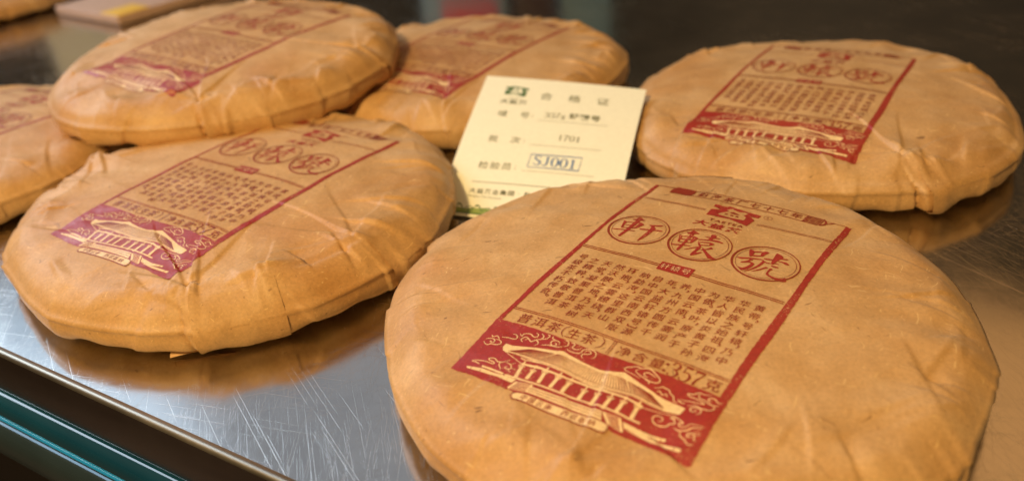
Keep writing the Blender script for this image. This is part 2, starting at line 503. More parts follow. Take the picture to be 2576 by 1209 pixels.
        i_rim = int(np.argmin(np.abs(Z2 - 0.0140)))
        wob = sum(a * np.sin(k * th + p) for k, p, a in s.wob)
        for j, (rn, z) in enumerate(zip(R2, Z2)):
            t = j / (len(q) - 1)
            r = rn * RC * F
            x, y = r * np.cos(th), r * np.sin(th)
            fade = np.clip(1 - (rn - 0.86) / 0.135, 0, 1) if j <= i_rim else 0.0
            dz = s.disp(x, y, r) * fade if j <= i_rim else 0.0
            dr = s.side_disp(th, t * np.ones_like(th)) * min(1.0, t * 3.0) * (1.0 if t < 0.8 else max(0.0, (1 - t) / 0.2) * 0.8 + 0.2)
            lip = math.exp(-((j - i_rim) / 0.9) ** 2) * 0.0011      # folded crease line at the rim
            low = wob * np.clip((0.010 - z) / 0.008, 0, 1) * (z > 0.0006)
            zz = np.maximum(z + dz + low * 1.2, 0.00025)
            rr_ = r + dr + lip
            rows.append(np.stack([rr_ * np.cos(th), rr_ * np.sin(th), zz * np.ones_like(th)], 1))
        P = np.concatenate(rows)
        n = len(rows)
        V = np.concatenate([P, [[0, 0, float(s.top(np.zeros(1), np.zeros(1))[0])], [0, 0, 0.0035]]])
        ii, jj = np.meshgrid(np.arange(n - 1), np.arange(nt_), indexing="ij")
        j2 = (jj + 1) % nt_
        Q = np.stack([ii * nt_ + jj, (ii + 1) * nt_ + jj, (ii + 1) * nt_ + j2, ii * nt_ + j2], -1).reshape(-1, 4)
        me = bpy.data.meshes.new("paper_wrapper")
        c_top, c_bot = len(P), len(P) + 1
        jt = np.arange(nt_); jn = (jt + 1) % nt_
        T1 = np.stack([np.full(nt_, c_top), jt, jn], 1)
        T2 = np.stack([np.full(nt_, c_bot), (n - 1) * nt_ + jn, (n - 1) * nt_ + jt], 1)
        me.vertices.add(len(V)); me.vertices.foreach_set("co", V.astype(np.float32).ravel())
        idx = np.concatenate([Q.ravel(), T1.ravel(), T2.ravel()]).astype(np.int32)
        tot = np.concatenate([np.full(len(Q), 4), np.full(len(T1) + len(T2), 3)]).astype(np.int32)
        st = np.concatenate([[0], np.cumsum(tot)[:-1]]).astype(np.int32)
        me.loops.add(len(idx)); me.loops.foreach_set("vertex_index", idx)
        me.polygons.add(len(tot)); me.polygons.foreach_set("loop_start", st)
        me.update(calc_edges=True)
        s.rows = np.stack(rows)                                # (n, nt, 3) for the flaps
        return me

    def flap(s, a0, a1, t0, t1, lift, jag, seed):
        """loose paper edge lying on the side: samples the body rows, lifted off them"""
        rnd = random.Random(seed)
        n, m = s.rows.shape[:2]
        base = 96
        ks, js = 14, 30
        V = []
        for k in range(ks):
            v = k / (ks - 1)
            for j in range(js):
                u = j / (js - 1)
                a = a0 + (a1 - a0) * (u + 0.10 * v * (1 - u))
                cut = 1 - jag * (0.5 + 0.5 * math.sin(u * 9 + seed)) * (1 - u)
                row = base + (t0 + (t1 - t0) * v * cut) * (n - base - 1)
                i0 = min(int(row), n - 2); fr = row - i0
                ja = (a % (2 * math.pi)) / (2 * math.pi) * m
                j0 = int(ja) % m; fj = ja - int(ja); j1 = (j0 + 1) % m
                p = (s.rows[i0, j0] * (1 - fj) + s.rows[i0, j1] * fj) * (1 - fr) + (s.rows[i0 + 1, j0] * (1 - fj) + s.rows[i0 + 1, j1] * fj) * fr
                rad = np.array([math.cos(a), math.sin(a), 0.15])
                edge = max(0.0, 1 - u / 0.35)
                off = 0.00035 + lift * edge ** 1.5 * (0.3 + 0.7 * v) + 0.0010 * v * v
                V.append(p + rad * off + np.array([0, 0, -0.0004 * v]))
        Fc = [(k * js + j, k * js + j + 1, (k + 1) * js + j + 1, (k + 1) * js + j) for k in range(ks - 1) for j in range(js - 1)]
        V = [(p[0], p[1], max(p[2], 0.0003)) for p in V]
        return mesh("fold_flap", V, Fc)


# ------------------------------------------------------------------ printed art: triangles in label millimetres
def split_tris(T, L):
    T = np.asarray(T, float)
    out = []
    for _ in range(14):
        if not len(T):
            break
        e = np.stack([np.hypot(*(T[:, (i + 1) % 3] - T[:, i]).T) for i in range(3)], 1)
        k = e.argmax(1); big = e.max(1) > L
        out.append(T[~big])
        T, k = T[big], k[big]
        if not len(T):
            break
        ar = np.arange(len(T))
        a, b_, c = T[ar, k], T[ar, (k + 1) % 3], T[ar, (k + 2) % 3]
        mid = (a + b_) / 2
        T = np.concatenate([np.stack([a, mid, c], 1), np.stack([mid, b_, c], 1)])
    if len(T):
        out.append(T)
    return np.concatenate(out)


from mathutils.geometry import tessellate_polygon


def poly(pts):
    pts = [tuple(p) for p in pts]
    tr = tessellate_polygon([[Vector((p[0], p[1], 0)) for p in pts]])
    return np.array([[pts[i] for i in t] for t in tr], float).reshape(-1, 3, 2)


def smooth_poly(pts, it=1):
    p = np.array(pts, float)
    for _ in range(it):
        q = np.roll(p, -1, 0)
        p = np.stack([p * 0.8 + q * 0.2, p * 0.2 + q * 0.8], 1).reshape(-1, 2)
    return p


def stroke(pts, w, taper=0.0, rough=0.0, rnd=random.Random(1), closed=False):
    """ribbon of width w along pts; width may be a list"""
    p = np.array(pts, float)
    if closed:
        p = np.concatenate([p, p[:1]])
    n = len(p)
    W = np.array(w if hasattr(w, "__len__") else [w] * n, float)
    if taper:
        u = np.linspace(0, 1, n)
        W = W * (1 - taper * np.abs(2 * u - 1) ** 3)
    t = np.gradient(p, axis=0); t /= np.hypot(*t.T)[:, None] + 1e-9
    if closed:
        t[0] = t[-1] = (t[0] + t[-1]) / 2
    nn = np.stack([-t[:, 1], t[:, 0]], 1)
    ja = np.array([rnd.uniform(-rough, rough) for _ in range(n)]); jb = np.array([rnd.uniform(-rough, rough) for _ in range(n)])
    a = p + nn * (W / 2 + ja)[:, None]; b_ = p - nn * (W / 2 + jb)[:, None]
    return np.concatenate([np.stack([a[:-1], b_[:-1], b_[1:]], 1), np.stack([a[:-1], b_[1:], a[1:]], 1)])


def curve_pts(pts, k=5):
    """Catmull-Rom through pts"""
    p = np.array(pts, float)
    if len(p) < 3:
        return p
    q = np.concatenate([[2 * p[0] - p[1]], p, [2 * p[-1] - p[-2]]])
    out = []
    for i in range(1, len(q) - 2):
        for j in range(k):
            t = j / k
            out.append(0.5 * ((2 * q[i]) + (-q[i - 1] + q[i + 1]) * t + (2 * q[i - 1] - 5 * q[i] + 4 * q[i + 1] - q[i + 2]) * t * t + (-q[i - 1] + 3 * q[i] - 3 * q[i + 1] + q[i + 2]) * t**3))
    out.append(p[-1])
    return np.array(out)


def line(a, b_, w, step=1.2, rough=0.0, rnd=random.Random(2)):
    n = max(2, int(math.hypot(b_[0] - a[0], b_[1] - a[1]) / step) + 1)
    u = np.linspace(0, 1, n)[:, None]
    return stroke(np.array(a) * (1 - u) + np.array(b_) * u, w, rough=rough, rnd=rnd)


# glyphs from the built-in font, as triangles of a 1-em box centred on 0
_gl = {}


def glyphs(chars, weight=0.0):
    todo = [c for c in dict.fromkeys(chars) if (c, weight) not in _gl and c.strip()]
    objs = []
    for c in todo:
        cu = bpy.data.curves.new("glyph", "FONT")
        cu.body = c; cu.size = 1.0; cu.resolution_u = 2; cu.offset = weight
        cu.align_x = "LEFT"
        o = bpy.data.objects.new("glyph", cu); COL.objects.link(o)
        objs.append((c, o))
    bpy.context.view_layer.update()
    dg = bpy.context.evaluated_depsgraph_get()
    for c, o in objs:
        ev = o.evaluated_get(dg)
        me = ev.to_mesh()
        me.calc_loop_triangles()
        co = np.empty(len(me.vertices) * 3, np.float32); me.vertices.foreach_get("co", co)
        co = co.reshape(-1, 3)[:, :2].astype(float)
        ti = np.empty(len(me.loop_triangles) * 3, np.int32); me.loop_triangles.foreach_get("vertices", ti)
        T = co[ti.reshape(-1, 3)] if len(ti) else np.zeros((0, 3, 2))
        _gl[(c, weight)] = T
        ev.to_mesh_clear()
    for c, o in objs:
        cu = o.data
        bpy.data.objects.remove(o); bpy.data.curves.remove(cu)


def glyph(c, x, y, size, weight=0.0, shear=0.0, sx=1.0, rot=0.0, em=False):
    """centre glyph c on x, y; em = keep its own place in the em box (punctuation)"""
    glyphs(c, weight)
    T = _gl[(c, weight)].copy()
    if not len(T):
        return np.zeros((0, 3, 2))
    lo, hi = T.reshape(-1, 2).min(0), T.reshape(-1, 2).max(0)
    T -= (lo + hi) / 2
    T = T * size * np.array([sx, 1.0])
    T[..., 1] += T[..., 0] * shear
    if rot:
        c_, s_ = math.cos(rot), math.sin(rot)
        T = np.stack([T[..., 0] * c_ - T[..., 1] * s_, T[..., 0] * s_ + T[..., 1] * c_], -1)
    return T + np.array([x, y])


def latin(s_, x, y, size, weight=0.0, sx=1.0, gap=0.06):
    """left-aligned run on a baseline"""
    glyphs(s_, weight)
    out = []
    for c in s_:
        if c == " ":
            x += size * 0.28 * sx; continue
        T = _gl[(c, weight)] * size * np.array([sx, 1.0])
        lo, hi = T.reshape(-1, 2)[:, 0].min(), T.reshape(-1, 2)[:, 0].max()
        out.append(T + np.array([x - lo, y])); x += hi - lo + gap * size
    return out, x


# seriffed figures as broad-nib strokes in a 0.55 x 1 box: list of (points, widths)
def serif(ch):
    thin, fat = 0.045, 0.125
    D = {
        "0": [([(.275, .98), (.12, .86), (.06, .5), (.12, .14), (.275, .02), (.43, .14), (.49, .5), (.43, .86), (.275, .98)], [thin, .08, fat, .08, thin, .08, fat, .08, thin])],
        "1": [([(.28, .98), (.28, .5), (.28, .02)], [.11, .11, .11]), ([(.12, .86), (.28, .97)], [thin, .07]), ([(.12, .02), (.44, .02)], [thin, thin])],
        "3": [([(.08, .80), (.14, .94), (.28, .98), (.42, .90), (.44, .74), (.36, .58), (.20, .52)], [.10, .05, thin, .09, fat, .07, thin]), ([(.20, .53), (.40, .46), (.50, .28), (.42, .08), (.24, .01), (.08, .06), (.06, .18)], [thin, .08, fat, .09, thin, .05, .10])],
        "5": [([(.14, .96), (.46, .96)], [.09, .10]), ([(.14, .96), (.11, .55)], [thin, thin]), ([(.11, .55), (.24, .62), (.40, .58), (.50, .36), (.42, .10), (.24, .01), (.08, .06), (.06, .17)], [thin, thin, .08, fat, .10, thin, .05, .09])],
        "7": [([(.06, .94), (.50, .94)], [.11, .11]), ([(.50, .95), (.34, .6), (.22, .3), (.20, .02)], [thin, .07, .10, .12]), ([(.07, .98), (.06, .76)], [thin, thin])],
        "S": [([(.47, .78), (.40, .95), (.26, .99), (.10, .90), (.09, .70), (.26, .54), (.44, .42), (.47, .22), (.36, .04), (.22, .01), (.08, .08), (.05, .26)], [.03, .05, thin, .08, .10, fat, fat, .10, .08, thin, .05, .03])],
        "J": [([(.34, .97), (.34, .3), (.28, .06), (.14, .01), (.07, .12)], [.10, .10, .08, thin, .09]), ([(.20, .97), (.48, .97)], [thin, thin])],
        "g": [([(.25, .66), (.12, .55), (.12, .42), (.25, .32), (.38, .42), (.38, .55), (.25, .66)], [thin, .08, .08, thin, .08, .08, thin]), ([(.20, .33), (.14, .24), (.30, .18), (.44, .08), (.38, -.08), (.22, -.12), (.08, -.06), (.10, .06), (.24, .14)], [thin, .05, .08, .09, .06, thin, .06, .06, .05]), ([(.36, .60), (.46, .66)], [thin, thin])],
    }
    return D[ch]


def serif_text(s_, x, y, h, sx=1.0, adv=0.58, shear=0.0, wk=1.0):
    out = []
    for c in s_:
        if c != " ":
            for pts, ws in serif(c):
                p = curve_pts(pts, 4) if len(pts) > 3 else np.array(pts)
                w = np.interp(np.linspace(0, 1, len(p)), np.linspace(0, 1, len(ws)), ws)
                T = stroke(p, list(w * wk)) * h * np.array([sx, 1.0])
                T[..., 1] += T[..., 0] * shear
                out.append(T + np.array([x, y]))
        x += adv * h * sx
        y += adv * h * sx * shear * 0
    return out


def lay(name, layers_T, height_fn, xf, z_off, mat, parent, L=1.1, clip=None):
    """turn triangle layers (mm) into one mesh lying z_off above the surface"""
    T = split_tris(np.concatenate([t for t in layers_T if len(t)]), L)
    P = T.reshape(-1, 2)
    key, inv = np.unique(np.round(P, 3), axis=0, return_inverse=True)
    inv = inv.reshape(-1, 3)
    # keep triangles facing up
    a = key[inv]
    ar = (a[:, 1, 0] - a[:, 0, 0]) * (a[:, 2, 1] - a[:, 0, 1]) - (a[:, 2, 0] - a[:, 0, 0]) * (a[:, 1, 1] - a[:, 0, 1])
    inv = inv[np.abs(ar) > 1e-6]; ar = ar[np.abs(ar) > 1e-6]
    inv[ar < 0] = inv[ar < 0][:, ::-1]
    V = xf(key)
    V = height_fn(V, z_off)
    me = np_mesh(name, V, inv)
    o = link(name, me, mat, parent)
    if name not in ("red_print", "logo_cutout", "blue_stamp"):   # hundreds of tiny strokes and characters
        o["kind"] = "stuff"
    return o


# ------------------------------------------------------------------ the label art (millimetres, centre of the label = 0,0)
BIG = [[[-31.33,33.33],[-30.01,33.75],[-29.82,36.51],[-27.88,35.12],[-26.22,34.24],[-27.62,33.36],[-30.54,32.68]],[[-29.32,34.94],[-27.7,33.93],[-28.11,24.93],[-28.55,21.0],[-28.84,18.8],[-29.71,18.62],[-29.89,19.9],[-29.49,24.28],[-29.51,31.56]],[[-33.56,31.09],[-31.86,30.21],[-31.76,29.02],[-31.3,25.58],[-31.81,24.72],[-32.39,26.76],[-32.94,28.96]],[[-32.14,30.33],[-30.27,30.95],[-28.25,31.66],[-26.92,32.05],[-24.98,31.01],[-25.66,29.22],[-26.15,27.3],[-27.49,26.18],[-27.91,26.55],[-27.27,28.2],[-27.2,29.7],[-27.3,31.12],[-27.93,31.07],[-30.17,30.35],[-31.88,29.85]],[[-31.31,28.0],[-29.98,28.38],[-27.68,29.37],[-27.41,28.86],[-29.73,27.91],[-31.08,27.37]],[[-31.53,25.61],[-29.32,26.36],[-27.45,26.92],[-27.19,26.42],[-29.42,25.74],[-31.43,25.04]],[[-34.66,23.31],[-33.96,23.25],[-31.13,24.08],[-28.46,24.77],[-25.95,25.12],[-25.8,24.64],[-28.48,24.01],[-31.35,23.31],[-34.05,22.64]],[[-23.7,31.64],[-21.96,32.01],[-18.78,33.27],[-18.2,32.93],[-19.18,31.95],[-21.0,31.37],[-20.91,30.36],[-22.05,30.51]],[[-25.45,27.4],[-24.79,27.58],[-22.01,28.38],[-18.82,29.13],[-16.75,29.38],[-16.72,28.69],[-17.48,28.54],[-19.92,28.0],[-22.13,27.37],[-24.74,26.66]],[[-22.05,30.51],[-20.14,30.5],[-19.8,29.01],[-20.08,24.22],[-20.91,20.2],[-21.74,18.02],[-21.91,19.7],[-21.75,23.39],[-21.51,28.63]],[[-0.83,22.95],[-0.06,23.79],[0.23,20.6],[1.79,22.21],[2.09,21.55],[0.59,19.37],[-0.71,17.84],[-0.85,19.19]],[[-8.52,32.54],[-7.41,33.23],[-7.19,35.41],[-5.31,34.38],[-3.81,33.93],[-5.46,32.77],[-7.64,31.59]],[[-7.24,33.33],[-5.47,33.27],[-5.71,25.76],[-5.67,20.62],[-6.25,18.93],[-6.86,19.98],[-6.72,23.31],[-6.64,30.12]],[[-10.27,29.93],[-8.75,29.49],[-8.14,25.41],[-8.69,24.64],[-9.32,27.21]],[[-8.96,29.48],[-6.56,30.42],[-5.0,31.27],[-2.9,30.68],[-3.32,28.98],[-3.82,26.3],[-4.76,25.79],[-4.78,27.46],[-4.89,30.08],[-6.29,29.82],[-8.79,28.87]],[[-8.62,27.34],[-6.35,28.07],[-4.45,29.1],[-4.27,28.47],[-6.11,27.56],[-8.43,26.71]],[[-8.49,25.23],[-6.61,25.84],[-4.77,26.51],[-4.5,25.93],[-6.36,25.31],[-8.36,24.72]],[[-10.28,22.61],[-9.41,22.59],[-7.21,23.43],[-5.35,24.05],[-3.38,24.41],[-3.29,23.99],[-5.43,23.3],[-9.1,21.95],[-10.13,22.07]],[[-0.18,35.44],[1.37,35.81],[2.22,34.79],[1.8,32.81],[1.12,30.96],[0.18,30.68],[0.43,33.53]],[[-1.71,33.07],[-0.51,33.25],[1.63,33.7],[3.75,34.17],[3.91,33.77],[1.71,33.01],[-1.02,32.46]],[[-3.04,30.02],[-1.18,30.89],[1.37,31.83],[3.65,32.39],[6.15,31.64],[5.68,31.03],[4.15,31.22],[1.76,30.93],[-0.89,30.23],[-2.72,29.55]],[[-2.55,28.92],[-1.35,28.38],[-0.75,26.56],[0.59,25.42],[-0.33,25.14],[-1.51,26.61]],[[-1.69,28.67],[0.35,29.32],[2.21,29.88],[3.8,29.34],[3.03,27.96],[2.11,27.21],[2.12,29.11],[0.64,28.66],[-1.43,28.09]],[[-0.78,26.63],[2.25,27.85],[2.31,27.22],[-0.55,26.1]],[[-4.81,20.62],[-3.04,22.73],[-1.34,24.59],[-0.08,25.52],[0.17,24.96],[-1.4,23.77],[-3.04,21.81]],[[-1.01,24.77],[0.43,25.33],[0.41,23.01],[-0.36,19.64],[-0.95,18.2],[-1.11,19.9],[-0.76,22.36]],[[2.93,25.33],[3.44,27.01],[4.67,26.08],[2.58,24.21],[1.08,22.92],[0.91,23.29]],[[0.68,25.11],[1.73,24.6],[4.44,22.14],[6.96,20.4],[8.78,19.87],[7.95,19.57],[5.53,18.89],[4.15,20.57],[1.85,23.21]],[[15.49,31.85],[15.87,32.52],[17.54,31.81],[17.93,29.32],[17.88,28.03],[17.12,27.39]],[[19.72,32.24],[21.03,33.72],[22.31,33.14],[21.46,31.68],[21.24,29.75],[20.26,29.5]],[[17.26,31.75],[19.8,32.84],[19.77,32.09],[17.55,30.97]],[[17.8,29.06],[20.5,30.11],[21.24,29.75],[20.46,29.37],[18.01,28.11]],[[13.27,25.27],[14.49,25.53],[17.15,26.7],[19.19,27.42],[21.63,27.86],[23.29,26.63],[25.01,26.85],[24.92,26.27],[23.37,25.99],[21.78,27.43],[19.46,26.7],[17.17,25.84],[14.91,24.48]],[[17.85,26.07],[18.89,26.18],[19.05,25.75],[18.09,24.65],[20.34,23.95],[20.42,22.13],[19.67,19.33],[18.65,18.06],[17.73,17.51],[16.89,18.67],[15.49,19.51],[16.98,19.22],[17.88,19.25],[18.68,20.73],[19.26,22.78],[19.12,23.55],[18.16,23.65],[15.97,22.17],[15.88,22.8],[17.73,24.78]],[[22.01,27.22],[23.06,26.83],[22.67,24.19],[21.65,20.87],[20.28,18.54],[19.07,17.39],[19.05,17.81],[20.28,19.7],[21.4,22.73],[21.91,25.43]],[[24.28,23.9],[25.37,23.34],[24.5,22.46],[23.27,20.53],[21.67,18.83],[20.82,18.12],[22.0,19.92],[23.48,21.99]],[[24.34,33.88],[24.66,34.27],[26.64,33.37],[27.46,32.28],[26.83,30.63],[26.23,28.49],[26.11,26.69],[25.31,26.01],[24.76,27.56],[24.58,30.61]],[[21.67,28.77],[22.83,29.14],[25.23,29.61],[25.19,28.88],[23.56,28.37],[22.12,28.17]],[[26.4,31.42],[27.5,31.71],[28.98,32.21],[29.29,31.71],[28.15,31.14],[26.66,30.7]],[[26.51,29.37],[28.17,29.75],[29.51,29.75],[30.6,28.91],[30.27,28.35],[28.9,28.48],[28.13,29.02],[26.66,28.95]],[[25.81,27.53],[27.59,27.57],[27.42,27.19],[26.01,26.97]],[[25.28,25.47],[25.75,25.6],[28.12,25.59],[28.08,24.89],[26.97,24.68],[25.7,24.9]],[[25.85,23.64],[26.98,23.18],[26.39,22.15],[26.27,20.43],[26.71,19.41],[28.31,18.81],[30.45,18.89],[31.36,19.16],[32.04,20.55],[33.21,18.15],[31.71,17.34],[29.55,17.37],[27.24,18.13],[25.93,18.92],[25.67,20.05],[25.71,22.39]]]
LOGO = [[[-9.44,59.24],[-4.66,59.78],[-4.14,60.72],[5.01,59.41],[9.33,58.51],[9.0,56.21],[5.95,56.36],[8.5,53.84],[7.92,47.84],[-0.05,50.65],[-8.76,49.45],[-9.1,54.69],[-5.61,56.07],[-9.14,57.17]]]
LOGO_PAPER = [[[-4.76,53.51],[-3.89,54.62],[-3.01,55.75],[-2.6,56.91],[-3.88,56.77],[-2.41,59.21],[-0.9,58.24],[1.29,57.72],[2.7,58.59],[4.51,57.87],[3.3,55.91],[4.74,55.01],[5.11,53.47],[5.22,51.8],[3.38,51.84],[-0.34,51.35],[-5.35,51.97]]]
LOGO_RED = [[[-1.99,55.43],[-0.67,56.53],[1.16,55.81],[2.25,55.27],[1.1,54.87],[-0.89,54.88]],[[-3.08,54.01],[-2.04,54.19],[-1.83,53.12],[-2.92,53.08]],[[-0.86,53.99],[0.22,54.04],[0.43,52.98],[-0.65,52.93]],[[1.21,54.04],[2.31,54.0],[2.51,52.94],[1.41,52.98]]]
CLOUDS = [[[-37.07,-53.78],[-36.2,-54.52],[-34.9,-54.83],[-34.15,-54.03],[-32.24,-53.83],[-31.23,-52.91],[-31.75,-52.02],[-32.9,-51.64],[-33.93,-51.66]],[[-37.1,-52.74],[-36.13,-51.97],[-34.7,-51.78],[-33.79,-52.51],[-34.03,-53.3],[-34.93,-53.26],[-35.07,-52.64]],[[-36.3,-50.43],[-35.5,-50.99],[-34.35,-50.23],[-32.91,-51.19]],[[-32.85,-50.14],[-30.63,-49.66],[-28.35,-49.5],[-27.85,-48.56],[-28.75,-47.59],[-30.15,-47.56]],[[-28.12,-46.59],[-26.85,-47.38],[-26.73,-46.15],[-24.85,-45.46],[-23.36,-46.13],[-22.24,-45.81],[-22.36,-44.7],[-23.35,-44.25]],[[-24.98,-48.55],[-24.35,-47.56],[-22.75,-48.38],[-21.64,-47.14],[-20.19,-48.24],[-20.82,-49.69]],[[-25.23,-49.59],[-26.22,-48.7],[-25.6,-47.24],[-24.1,-47.43]],[[-21.61,-43.85],[-20.39,-44.65],[-20.4,-46.06],[-21.76,-46.97]],[[-19.64,-43.33],[-18.66,-43.78],[-18.93,-45.31],[-20.35,-46.12]],[[-18.86,-48.48],[-17.24,-47.75],[-15.49,-47.45],[-13.7,-47.21],[-12.38,-46.29]],[[-13.79,-46.12],[-14.35,-45.04],[-15.66,-44.8],[-16.76,-45.59],[-16.42,-46.8],[-15.25,-47.32],[-14.63,-46.56],[-15.09,-45.88],[-15.57,-46.13]],[[-17.56,-43.45],[-17.22,-44.44],[-16.13,-44.58]],[[-13.35,-43.37],[-11.93,-43.56],[-11.28,-45.04],[-12.14,-46.17]],[[-10.87,-43.69],[-10.04,-43.48],[-9.37,-44.04],[-9.64,-45.09],[-8.62,-45.67],[-7.33,-45.21],[-6.82,-44.04]],[[-10.63,-46.51],[-9.61,-47.08],[-7.43,-47.03],[-6.01,-46.29],[-5.94,-44.92],[-4.84,-43.66],[-2.24,-43.81],[-1.23,-45.46],[-1.65,-46.78]],[[-4.3,-47.99],[-5.16,-47.14],[-4.87,-46.11],[-4.06,-45.9],[-3.0,-45.11],[-3.85,-44.24],[-4.9,-44.58],[-4.95,-45.49]],[[-35.21,-62.76],[-34.46,-62.21],[-31.35,-61.43],[-28.28,-61.47],[-28.15,-60.78],[-30.11,-60.44],[-30.59,-59.82],[-28.99,-59.29],[-27.41,-60.02],[-25.95,-59.75],[-24.97,-58.87],[-23.99,-57.98]],[[-35.16,-62.82],[-33.34,-62.75],[-31.98,-63.17]],[[-26.44,-59.98],[-26.1,-61.06],[-24.58,-62.39]],[[-24.62,-59.33],[-22.95,-59.57],[-21.81,-60.86],[-22.89,-61.59],[-23.83,-61.22],[-23.34,-60.57]],[[-22.95,-59.57],[-21.73,-58.35]],[[-21.81,-60.86],[-20.28,-60.73]],[[-22.65,-61.47],[-21.04,-62.31]],[[14.55,-47.34],[12.37,-46.97],[9.45,-46.52],[9.07,-45.56],[10.11,-44.73],[11.79,-43.55],[13.21,-43.69],[15.33,-42.72],[17.45,-43.61],[19.69,-45.08],[19.71,-46.65],[17.7,-47.13],[15.89,-46.81],[13.18,-46.05],[12.21,-45.2],[12.95,-43.84]],[[16.45,-46.03],[15.2,-45.83],[14.84,-44.87],[15.85,-44.3],[17.33,-44.61],[18.45,-44.88]],[[16.08,-47.15],[17.33,-47.35],[17.67,-48.28]],[[19.66,-48.69],[20.85,-48.22],[21.66,-47.31],[23.65,-47.48],[24.49,-48.51],[25.72,-49.08],[26.55,-50.72],[27.84,-50.81]],[[20.98,-49.68],[21.63,-49.09],[22.72,-49.97],[23.61,-49.24],[24.24,-50.16]],[[27.19,-49.5],[28.15,-50.2],[29.75,-50.31]],[[27.75,-49.39],[30.55,-48.79],[34.3,-48.02],[32.54,-47.18],[29.67,-46.97],[28.82,-46.18],[30.31,-45.73],[31.27,-44.5],[32.8,-44.46],[34.95,-43.8]],[[31.67,-44.7],[32.07,-46.19],[34.13,-46.65],[35.3,-47.21],[36.85,-47.31],[38.03,-46.6]],[[35.71,-46.12],[34.84,-46.22],[34.7,-45.25],[35.97,-44.69],[37.28,-45.59],[38.45,-45.51]],[[30.54,-50.67],[32.52,-49.71],[34.16,-49.96],[36.41,-49.63],[37.37,-48.44],[36.81,-47.55]],[[33.36,-50.84],[33.03,-52.05],[31.98,-52.07],[31.88,-50.91],[33.3,-50.07],[34.46,-50.6],[34.74,-51.84],[33.88,-52.56]],[[25.9,-59.0],[26.53,-59.03],[26.88,-58.24],[26.05,-57.53],[24.63,-57.76],[24.21,-58.98],[25.36,-60.28],[27.23,-60.36],[28.7,-59.7],[29.09,-58.71],[30.26,-58.03],[29.34,-56.81],[28.4,-56.77],[29.89,-56.1],[32.31,-57.03],[31.19,-57.49],[31.94,-58.4],[33.4,-57.73],[34.26,-56.46],[37.76,-55.72]],[[30.63,-59.35],[31.99,-59.69],[34.14,-58.63],[35.0,-57.36],[37.51,-56.44]],[[32.6,-59.72],[33.25,-61.02],[34.66,-61.49],[36.04,-62.5],[37.46,-61.85]],[[35.9,-59.84],[34.99,-60.37],[34.64,-59.65],[35.48,-58.97],[36.45,-59.14],[36.64,-60.14],[37.43,-60.59]],[[35.8,-58.4],[37.54,-57.75]],[[36.45,-59.14],[37.81,-58.33]]]
TEMPLE = {"roof_top":[[-28.6,-55.36],[-29.71,-53.91],[-29.54,-52.22],[-27.17,-52.3],[-19.71,-50.26],[-13.09,-48.88],[-10.88,-47.9],[-8.72,-48.58],[-3.12,-49.45],[2.55,-49.77],[6.78,-48.77],[9.72,-47.43],[15.38,-49.14],[24.13,-51.34],[28.71,-51.64],[30.57,-51.98],[30.26,-54.27]],"roof_bot":[[29.83,-54.84],[25.29,-55.44],[15.91,-54.69],[6.46,-56.19],[1.19,-56.26],[-4.56,-55.75],[-10.32,-55.46],[-18.16,-55.69],[-23.69,-55.35],[-27.85,-55.4]],"beam":[[-19.92,-58.06],[-13.55,-57.33],[-6.25,-57.35],[0.56,-56.95],[6.78,-56.7],[14.13,-56.03],[20.02,-56.66]],"coltop":[[-19.32,-58.87],[-14.97,-58.92],[-11.28,-58.14],[-6.51,-58.2],[-2.63,-58.28],[2.83,-58.83],[6.96,-58.3],[10.99,-58.1],[14.8,-57.64],[18.88,-57.3]],"colbot":[[-18.46,-63.14],[-14.96,-62.48],[-10.76,-62.47],[-6.64,-62.43],[-2.61,-62.38],[2.96,-62.77],[7.15,-62.8],[10.92,-62.68],[14.73,-61.85],[19.26,-61.52]],"base":[[-22.01,-63.79],[-12.61,-63.4],[0.16,-62.93],[10.1,-62.17],[22.04,-62.11]],"styl":[[-12.11,-64.86],[11.31,-63.73],[12.81,-66.62],[-12.08,-67.2]],"lst":[[-16.91,-64.83],[-11.86,-64.05],[-12.08,-67.2],[-17.91,-68.04]],"rst":[[11.83,-63.76],[16.58,-63.32],[19.21,-66.99],[15.18,-66.83]],"banner":[[-15.61,-69.59],[-14.23,-68.06],[-1.84,-67.87],[13.46,-66.87],[15.45,-67.29],[15.59,-69.57],[14.06,-70.29],[0.05,-70.65],[-12.35,-70.61],[-14.53,-71.03]],"lbal":[[-35.31,-65.24],[-30.14,-64.36],[-24.98,-64.49],[-21.19,-64.11],[-17.69,-64.17],[-18.19,-65.8],[-24.17,-65.52],[-34.56,-66.0]],"lbal2":[[-30.78,-63.57],[-27.52,-63.52],[-22.64,-63.74]],"rbal":[[17.87,-63.84],[24.17,-64.21],[30.35,-63.32],[30.52,-64.1],[24.91,-65.56],[19.11,-65.56]],"rbal2":[[19.24,-65.79],[26.73,-65.4],[35.44,-64.66],[35.34,-65.83],[27.32,-66.5]]}


